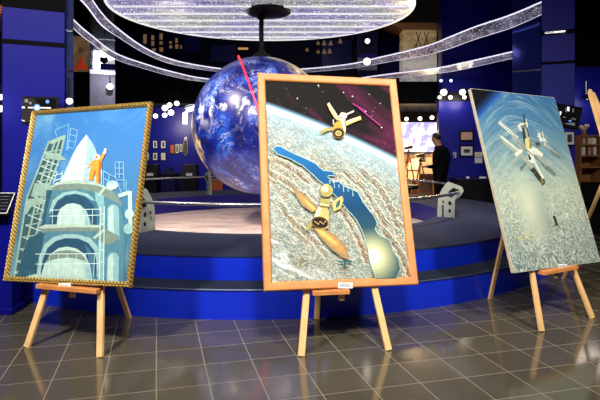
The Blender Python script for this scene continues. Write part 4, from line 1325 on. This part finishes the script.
# display tables
for i, (x0, x1, yt, Y, lb) in enumerate(((396, 421, 168, 14.9, 'light display table at the left under the projection screen'), (416, 440, 162, 15.9, 'light display table at the right under the projection screen'))):
    a, b = at(x0, yt, Y), at(x1, yt, Y)
    t = thing('display_table', lb, 'table', ((a.x + b.x) / 2, Y + .3, 0))
    MB().box((a.x, Y, a.z - .05), (b.x, Y + .6, a.z)).build('tabletop', M['paper'], t, .006)
    MB().box((a.x + .03, Y + .03, a.z - .35), (b.x - .03, Y + .57, a.z - .05)).build('apron', M['paper'], t)
    for px in (a.x + .06, b.x - .06):
        for py in (Y + .06, Y + .54):
            MB().box((px - .03, py - .03, 0), (px + .03, py + .03, a.z - .35)).build('leg', M['tan'], t)
    for j in range(4):
        x = a.x + .1 + (b.x - a.x - .2) * j / 3
        kind = ('upright paper sign', 'dark small model', 'pale small box', 'leaning print')[j]
        q = Vector((x, Y + .25, a.z))
        e = thing('table_exhibit', '%s on the %s display table' % (kind, 'left' if i == 0 else 'right'), 'exhibit', q, 'small exhibits on the display tables')
        if j == 0:
            MB().box((q.x - .07, q.y, q.z), (q.x + .07, q.y + .015, q.z + .24)).build('sheet', M['paper'], e); MB().box((q.x - .08, q.y - .03, q.z), (q.x + .08, q.y + .06, q.z + .015)).build('foot', M['tan'], e)
        elif j == 1:
            MB().lathe([(.001, 0), (.07, 0), (.05, .03), (.03, .1), (.055, .17), (.02, .24), (.001, .26)], q, 14).build('model', M['photo'], e); MB().lathe([(.001, 0), (.085, 0), (.085, .012), (.001, .012)], q, 14).build('base', M['black'], e)
        elif j == 2:
            MB().box((q.x - .1, q.y - .08, q.z), (q.x + .1, q.y + .08, q.z + .14)).build('body', M['paper'], e, .006); MB().box((q.x - .105, q.y - .085, q.z + .14), (q.x + .105, q.y + .085, q.z + .17)).build('lid', M['orange'], e, .004)
        else:
            MB().obox(q + Vector((0, .04, .12)), (.1, 0, 0), (0, .01, -.003), (0, .036, .12)).build('board', M['paper_pink'], e); MB().obox(q + Vector((0, .09, .08)), (.015, 0, 0), (0, .006, .003), (0, -.02, .08)).build('strut', M['tan'], e)
# two tripods with instruments
for x, yt, yb, Y, lb in ((408.5, 146, 178, 14.2, 'brown tripod with a small dark instrument beside the lake painting'), (420.5, 154, 180, 13.9, 'reddish wooden tripod between lake painting and person')):
    h = at(x, yt, Y); t = thing('tripod', lb, 'tripod', (h.x, Y, 0))
    for k in range(3):
        a = math.radians(90 + 120 * k)
        MB().tube([Vector((h.x, Y, h.z - .16)), Vector((h.x + .3 * math.cos(a), Y + .3 * math.sin(a), .0))], [.016, .02], 8).build('leg', M['orange'], t)
    MB().lathe([(.001, 0), (.05, 0), (.05, .03), (.025, .05), (.025, .08), (.001, .08)], (h.x, Y, h.z - .18), 14).build('head', M['black'], t)
    MB().tube([Vector((h.x - .1, Y, h.z - .06)), Vector((h.x + .1, Y + .03, h.z - .02))], [.035, .05], 10).build('instrument', M['photo'], t)
# black swivel chair base behind rail
q = at(412, 191, 12.6)
t = thing('black_stool', 'low black stool behind the railing beside the lake painting', 'stool', (q.x, 12.9, 0))
MB().lathe([(.001, .52), (.2, .52), (.22, .55), (.2, .62), (.001, .63)], (q.x, 12.9, 0), 20).build('seat', M['black'], t)
MB().tube([(q.x, 12.9, .06), (q.x, 12.9, .53)], .03, 10).build('column', M['black'], t)
for k in range(5):
    a = 2 * PI * k / 5
    MB().bar((q.x, 12.9, .07), (q.x + .28 * math.cos(a), 12.9 + .28 * math.sin(a), .03), .04, .03, (0, 0, 1)).build('foot', M['black'], t)
# low black plinth along the blue wall
a, b = at(459, 179, 11.6), at(520, 179, 11.6)
t = thing('black_plinth', 'long low black plinth in front of the blue wall', 'plinth', ((a.x + b.x) / 2, 11.8, 0))
MB().box((a.x, 11.6, 0), (b.x, 12.3, a.z - .03)).build('body', M['black'], t, .01)
MB().box((a.x - .02, 11.58, a.z - .03), (b.x + .02, 12.32, a.z)).build('top', M['navy'], t, .006)
for x, w, lb in ((468, 1.6, 'small pale caption standing on the black plinth under the frames'), (483, 3.2, 'wide pale caption lying on the black plinth by the ocean painting')):
    q = at(x, 178.5, 11.68)
    o = MB().obox(q + Vector((0, .03, .019)), (w / F * 11.6, 0, 0), (0, .008, -.002), (0, .006, .018)).build('caption_stand', M['card'])
    tag(o, lb, 'sign')

# ------------------------------------------------------------------ right background
struct(MB().box((4.55, 10.0, 0), (9, 10.15, 3.0)).build('wall_side', M['blue_wall']))
struct(MB().box((4.55, 9.95, 3.0), (9, 10.15, CEIL)).build('trim_3', M['black']))
frame_pic(564.5, 131.5, 574.5, 145, 8.58, 'small dark poster with two white outlined boxes below the tilted monitor', None, 'card', border=.06, fm='black', mat_in='photo')
a, b = at(580, 180, 9.4), at(602, 135, 9.4)
bk = thing('bookcase', 'tall wooden bookcase at the right edge', 'bookcase', ((a.x + b.x) / 2, 9.6, 0))
w = b.x - a.x
MB().box((a.x, 9.4, 0), (a.x + .025, 9.75, b.z)).build('side_panel', M['tan'], bk)
MB().box((b.x - .025, 9.4, 0), (b.x, 9.75, b.z)).build('side_panel', M['tan'], bk)
MB().box((a.x + .025, 9.73, 0), (b.x - .025, 9.75, b.z)).build('back_panel', M['tan'], bk)
shz = [.05, .4, at(0, 168, 9.4).z, at(0, 156.5, 9.4).z, at(0, 145.5, 9.4).z, b.z - .025]
for z in shz:
    MB().box((a.x + .025, 9.4, z), (b.x - .025, 9.73, z + .025)).build('shelf', M['tan'], bk)
MB().box((a.x + .004, 9.38, .02), (b.x - .004, 9.4, at(0, 182, 9.4).z)).build('door', M['black'], bk, .003)
for si, (z, h0, word) in enumerate(((shz[3], .14, 'lower'), (shz[4], .12, 'upper'))):
    x = a.x + .035
    for k in range(6):
        ww = .032 + .01 * ((k * 5 + si * 3) % 3)
        hh = h0 + .02 * ((k * 7 + si) % 3) - .01
        m = ('paper', 'card', 'photo', 'paper_pink', 'tan', 'card')[(k + si * 2) % 6]
        bt = thing('book', '%s book from the left on the %s shelf of the bookcase' % (ORD[k], word), 'book', (x + ww / 2, 9.55, z + .025), 'books on the %s shelf' % word)
        MB().box((x, 9.46, z + .025), (x + ww, 9.62, z + .025 + hh)).build('cover', M[m], bt)
        MB().box((x + .004, 9.463, z + .025 + hh), (x + ww - .004, 9.617, z + .026 + hh)).build('pages', M['card'], bt)
        x += ww + .006
fl = thing('flower_bunch', 'small pale bunch of flowers on top of the bookcase', 'flowers', ((a.x + b.x) / 2 - .04, 9.55, b.z))
MB().lathe([(.001, 0), (.035, 0), (.045, .05), (.035, .09), (.001, .09)], fl.location, 14).build('pot', M['tan'], fl)
for k in range(7):
    q = fl.location + Vector((.055 * math.cos(k * 2.4) * (k > 0), .05 * math.sin(k * 2.4) * (k > 0), .12 + .02 * (k % 3)))
    MB().ball(q, .034, 8).build('bloom', M['paper'], fl)
# wall lamp above the bookcase
q = at(589, 97, 9.8)
t = thing('wall_lamp', 'slim wall lamp washing the blue wall above the bookcase', 'lamp', q)
MB().tube([q + Vector((0, .1, .3)), q + Vector((0, .1, .02))], .012, 8).build('stem', M['steel'], t)
MB().lathe([(.03, .06), (.07, -.04), (.066, -.04), (.027, .055)], q + Vector((0, .06, 0)), 18).build('shade', M['black'], t)
MB().ball(q + Vector((0, .06, -.01)), .03, 10).build('bulb', M['arch_light'], t)


# ------------------------------------------------------------------ the person
def person(loc, face):
    t = thing('person', 'person in a black suit with bowed head standing beyond the railing', 'person', loc)
    fw = Vector((math.cos(face), math.sin(face), 0)); sd = Vector((-math.sin(face), math.cos(face), 0))

    def W(f, s_, z):
        return fw * f + sd * s_ + Vector((0, 0, z))
    V, E, R = [], [], []

    def chain(pts, start=None):
        prev = start
        for (f, s_, z, r) in pts:
            V.append(W(f, s_, z)); R.append(r); i = len(V) - 1
            if prev is not None:
                E.append((prev, i))
            prev = i
        return prev
    pel = chain([(0, 0, .98, .15)])
    waist = chain([(-.01, 0, 1.12, .17)], pel)
    chest = chain([(-.02, 0, 1.32, .19)], waist)
    nb = chain([(.02, 0, 1.475, .09)], chest)
    head = chain([(.05, 0, 1.54, .06), (.085, 0, 1.61, .085), (.1, 0, 1.69, .098), (.09, 0, 1.755, .078)], nb)
    for s in (-1, 1):
        chain([(0, .1 * s, .9, .105), (.01, .11 * s, .52, .075), (-.03, .115 * s, .12, .055), (-.02, .12 * s, .05, .05), (.12, .13 * s, .035, .04), (.2, .13 * s, .03, .03)], pel)
        sh_ = chain([(-.02, .18 * s, 1.42, .085), (-.05, .235 * s, 1.3, .075), (-.05, .255 * s, 1.13, .062)], chest)
        wr = chain([(.1, .2 * s, 1.06, .042), (.2, .14 * s, 1.06, .032)], sh_)
        palm = chain([(.25, .11 * s, 1.065, .026)], wr)
        for k, (df, ds, dz) in enumerate(((.045, -.028, .015), (.055, -.012, .005), (.05, .004, -.005), (.04, .018, -.012))):
            chain([(.25 + df, (.11 + ds) * s, 1.065 + dz, .0095), (.25 + df + .03, (.11 + ds - .005) * s, 1.05 + dz, .0085), (.25 + df + .045, (.11 + ds - .012) * s, 1.03 + dz, .0075)], palm)
        chain([(.235, .075 * s, 1.09, .011), (.265, .06 * s, 1.1, .009)], wr)
    me = bpy.data.meshes.new('body_cage')
    me.from_pydata(V, E, [])
    o = bpy.data.objects.new('body_cage', me); COL.objects.link(o)
    sk = o.modifiers.new('skin', 'SKIN'); sk.use_smooth_shade = True
    for i, r in enumerate(R):
        me.skin_vertices[0].data[i].radius = (r, r)
    me.skin_vertices[0].data[0].use_root = True
    sb = o.modifiers.new('sub', 'SUBSURF'); sb.levels = 2; sb.render_levels = 2
    dg = bpy.context.evaluated_depsgraph_get()
    m2 = bpy.data.meshes.new_from_object(o.evaluated_get(dg))
    bpy.data.objects.remove(o)
    m2.name = 'body'
    m2.materials.clear()
    for m in ('suit', 'skin', 'black'):
        m2.materials.append(M[m])
    for p in m2.polygons:
        c = p.center
        f = c.dot(fw)
        p.material_index = 1 if (c.z > 1.52 or (f > .205 and c.z > 1.0)) else (2 if c.z < .09 else 0)
        p.use_smooth = True
    # face: brow, eye sockets and nose pushed on the head's front
    hc = W(.1, 0, 1.675)
    for v in m2.vertices:
        d = v.co - hc
        f, s_ = d.dot(fw), d.dot(sd)
        if f > .04 and v.co.z > 1.57:
            nose = math.exp(-(s_ / .016) ** 2 - ((v.co.z - 1.655) / .025) ** 2) * .026
            eye = math.exp(-((abs(s_) - .032) / .014) ** 2 - ((v.co.z - 1.685) / .013) ** 2) * .01
            chin = math.exp(-(s_ / .03) ** 2 - ((v.co.z - 1.59) / .02) ** 2) * .01
            v.co += fw * (nose - eye + chin)
    b = bpy.data.objects.new('body', m2); COL.objects.link(b); b.parent = t
    # ears, hair, collar as separate pieces
    L = Vector(loc)
    hair = MB().ball(L + W(.085, 0, 1.715), .103, 20, (1, .96, .9))
    hair.v = [v for v in hair.v]
    cut = []
    for v in hair.v:
        d = v - L - W(.08, 0, 1.725)
        f = d.dot(fw)
        lo = 1.745 + L.z if f > .05 else (1.625 + L.z if f < -.02 else 1.68 + L.z)
        cut.append(v if v.z >= lo else (L + W(.08, 0, 1.7)).lerp(v, .78))
    hair.v = cut
    hair.build('hair', M['hair'], t)
    for s in (-1, 1):
        MB().ball(L + W(.085, .097 * s, 1.675), .03, 10, (.7, .5, 1)).build('ear', M['skin'], t)
    MB().tube([L + W(.03 + .085 * math.cos(a), .085 * math.sin(a), 1.5 - .02 * math.cos(a)) for a in [2 * PI * k / 16 for k in range(16)]], .016, 8, True).build('collar', M['suit'], t)
    MB().obox(L + W(.3, 0, 1.085), fw * .06, sd * .11, Vector((0, 0, .004))).build('booklet', M['card'], t)
    return t


pr = person((3.12, 12.0, 0), math.radians(142))
pr.scale = (1.1, 1.1, 1.02)
# ------------------------------------------------------------------ lights
def area(loc, target, size, power, rgb=(255, 244, 226), name='unseen_area_light', spread=180):
    l = bpy.data.lights.new(name, 'AREA'); l.energy = power; l.size = size; l.color = lin(rgb); l.shape = 'DISK'; l.spread = math.radians(spread)
    o = bpy.data.objects.new(name, l); COL.objects.link(o); o.location = loc
    o.rotation_euler = (Vector(target) - Vector(loc)).to_track_quat('-Z', 'Y').to_euler()
    return o


def point(loc, power, rgb=(255, 236, 210), r=.22, name='point_glow'):
    l = bpy.data.lights.new(name, 'POINT'); l.energy = power; l.color = lin(rgb); l.shadow_soft_size = r
    o = bpy.data.objects.new(name, l); COL.objects.link(o); o.location = loc
    return o


area((-2.6, .6, 4.6), (-1.6, 4.3, 1.3), .5, 74, spread=80)
area((.4, .4, 4.7), (.35, 4.4, 1.4), .5, 58, spread=80)
area((3.0, .8, 4.6), (2.15, 4.9, 1.3), .5, 62, spread=80)
area((-.6, 2.2, 5.0), (-.6, 6.5, 0), 1.6, 90, (236, 236, 255))  # added fill light over the front of the platform
area((-3.6, 5.6, 4.9), (-1.6, 9.2, .2), .6, 98, (255, 236, 222), spread=80)  # added from the left to brighten the pit floor
area((2.4, 5.8, 4.9), (.4, 9.2, .2), .6, 84, (255, 236, 230), spread=80)  # added from the right to brighten the pit floor
area((-.6, -2.5, 5.2), (-.6, -5, 2), 1.5, 120, (240, 240, 255))  # added to light the wall behind the camera for the mirrors
for x, y, Y, p in ((160, 112, 13.0, 26), (172, 106, 13.0, 26)):
    point(at(x, y, Y) + Vector((0, .5, -.25)), p)
for x in (444, 463):
    point(at(x, 94, 12.2) + Vector((0, .15, -.12)), 12)
for x in (408, 424):
    point(at(x, 142, 14.5), 110, (255, 214, 160))  # warm fill added below the spotlights to brighten the exhibit room
point(at(590, 104, 9.6), 7)
point(at(-4, 104, 5.0), 2)

w = bpy.data.worlds.new('hall_air'); S.world = w; w.use_nodes = True
w.node_tree.nodes['Background'].inputs[0].default_value = (.05, .06, .12, 1)
w.node_tree.nodes['Background'].inputs[1].default_value = .3

cam = bpy.data.cameras.new('camera'); co = bpy.data.objects.new('camera', cam); COL.objects.link(co)
co.location = (0, 0, EYE); co.rotation_euler = (PI / 2, 0, 0)
cam.sensor_width = 36; cam.lens = F / 600 * 36; cam.shift_y = -(200 - HZ) / 600
cam.clip_end = 100
S.camera = co
S.cycles.sample_clamp_indirect = 3
S.view_settings.view_transform = 'Standard'; S.view_settings.look = 'None'
S.view_settings.exposure = 0; S.view_settings.gamma = 1; S.view_settings.use_curve_mapping = False
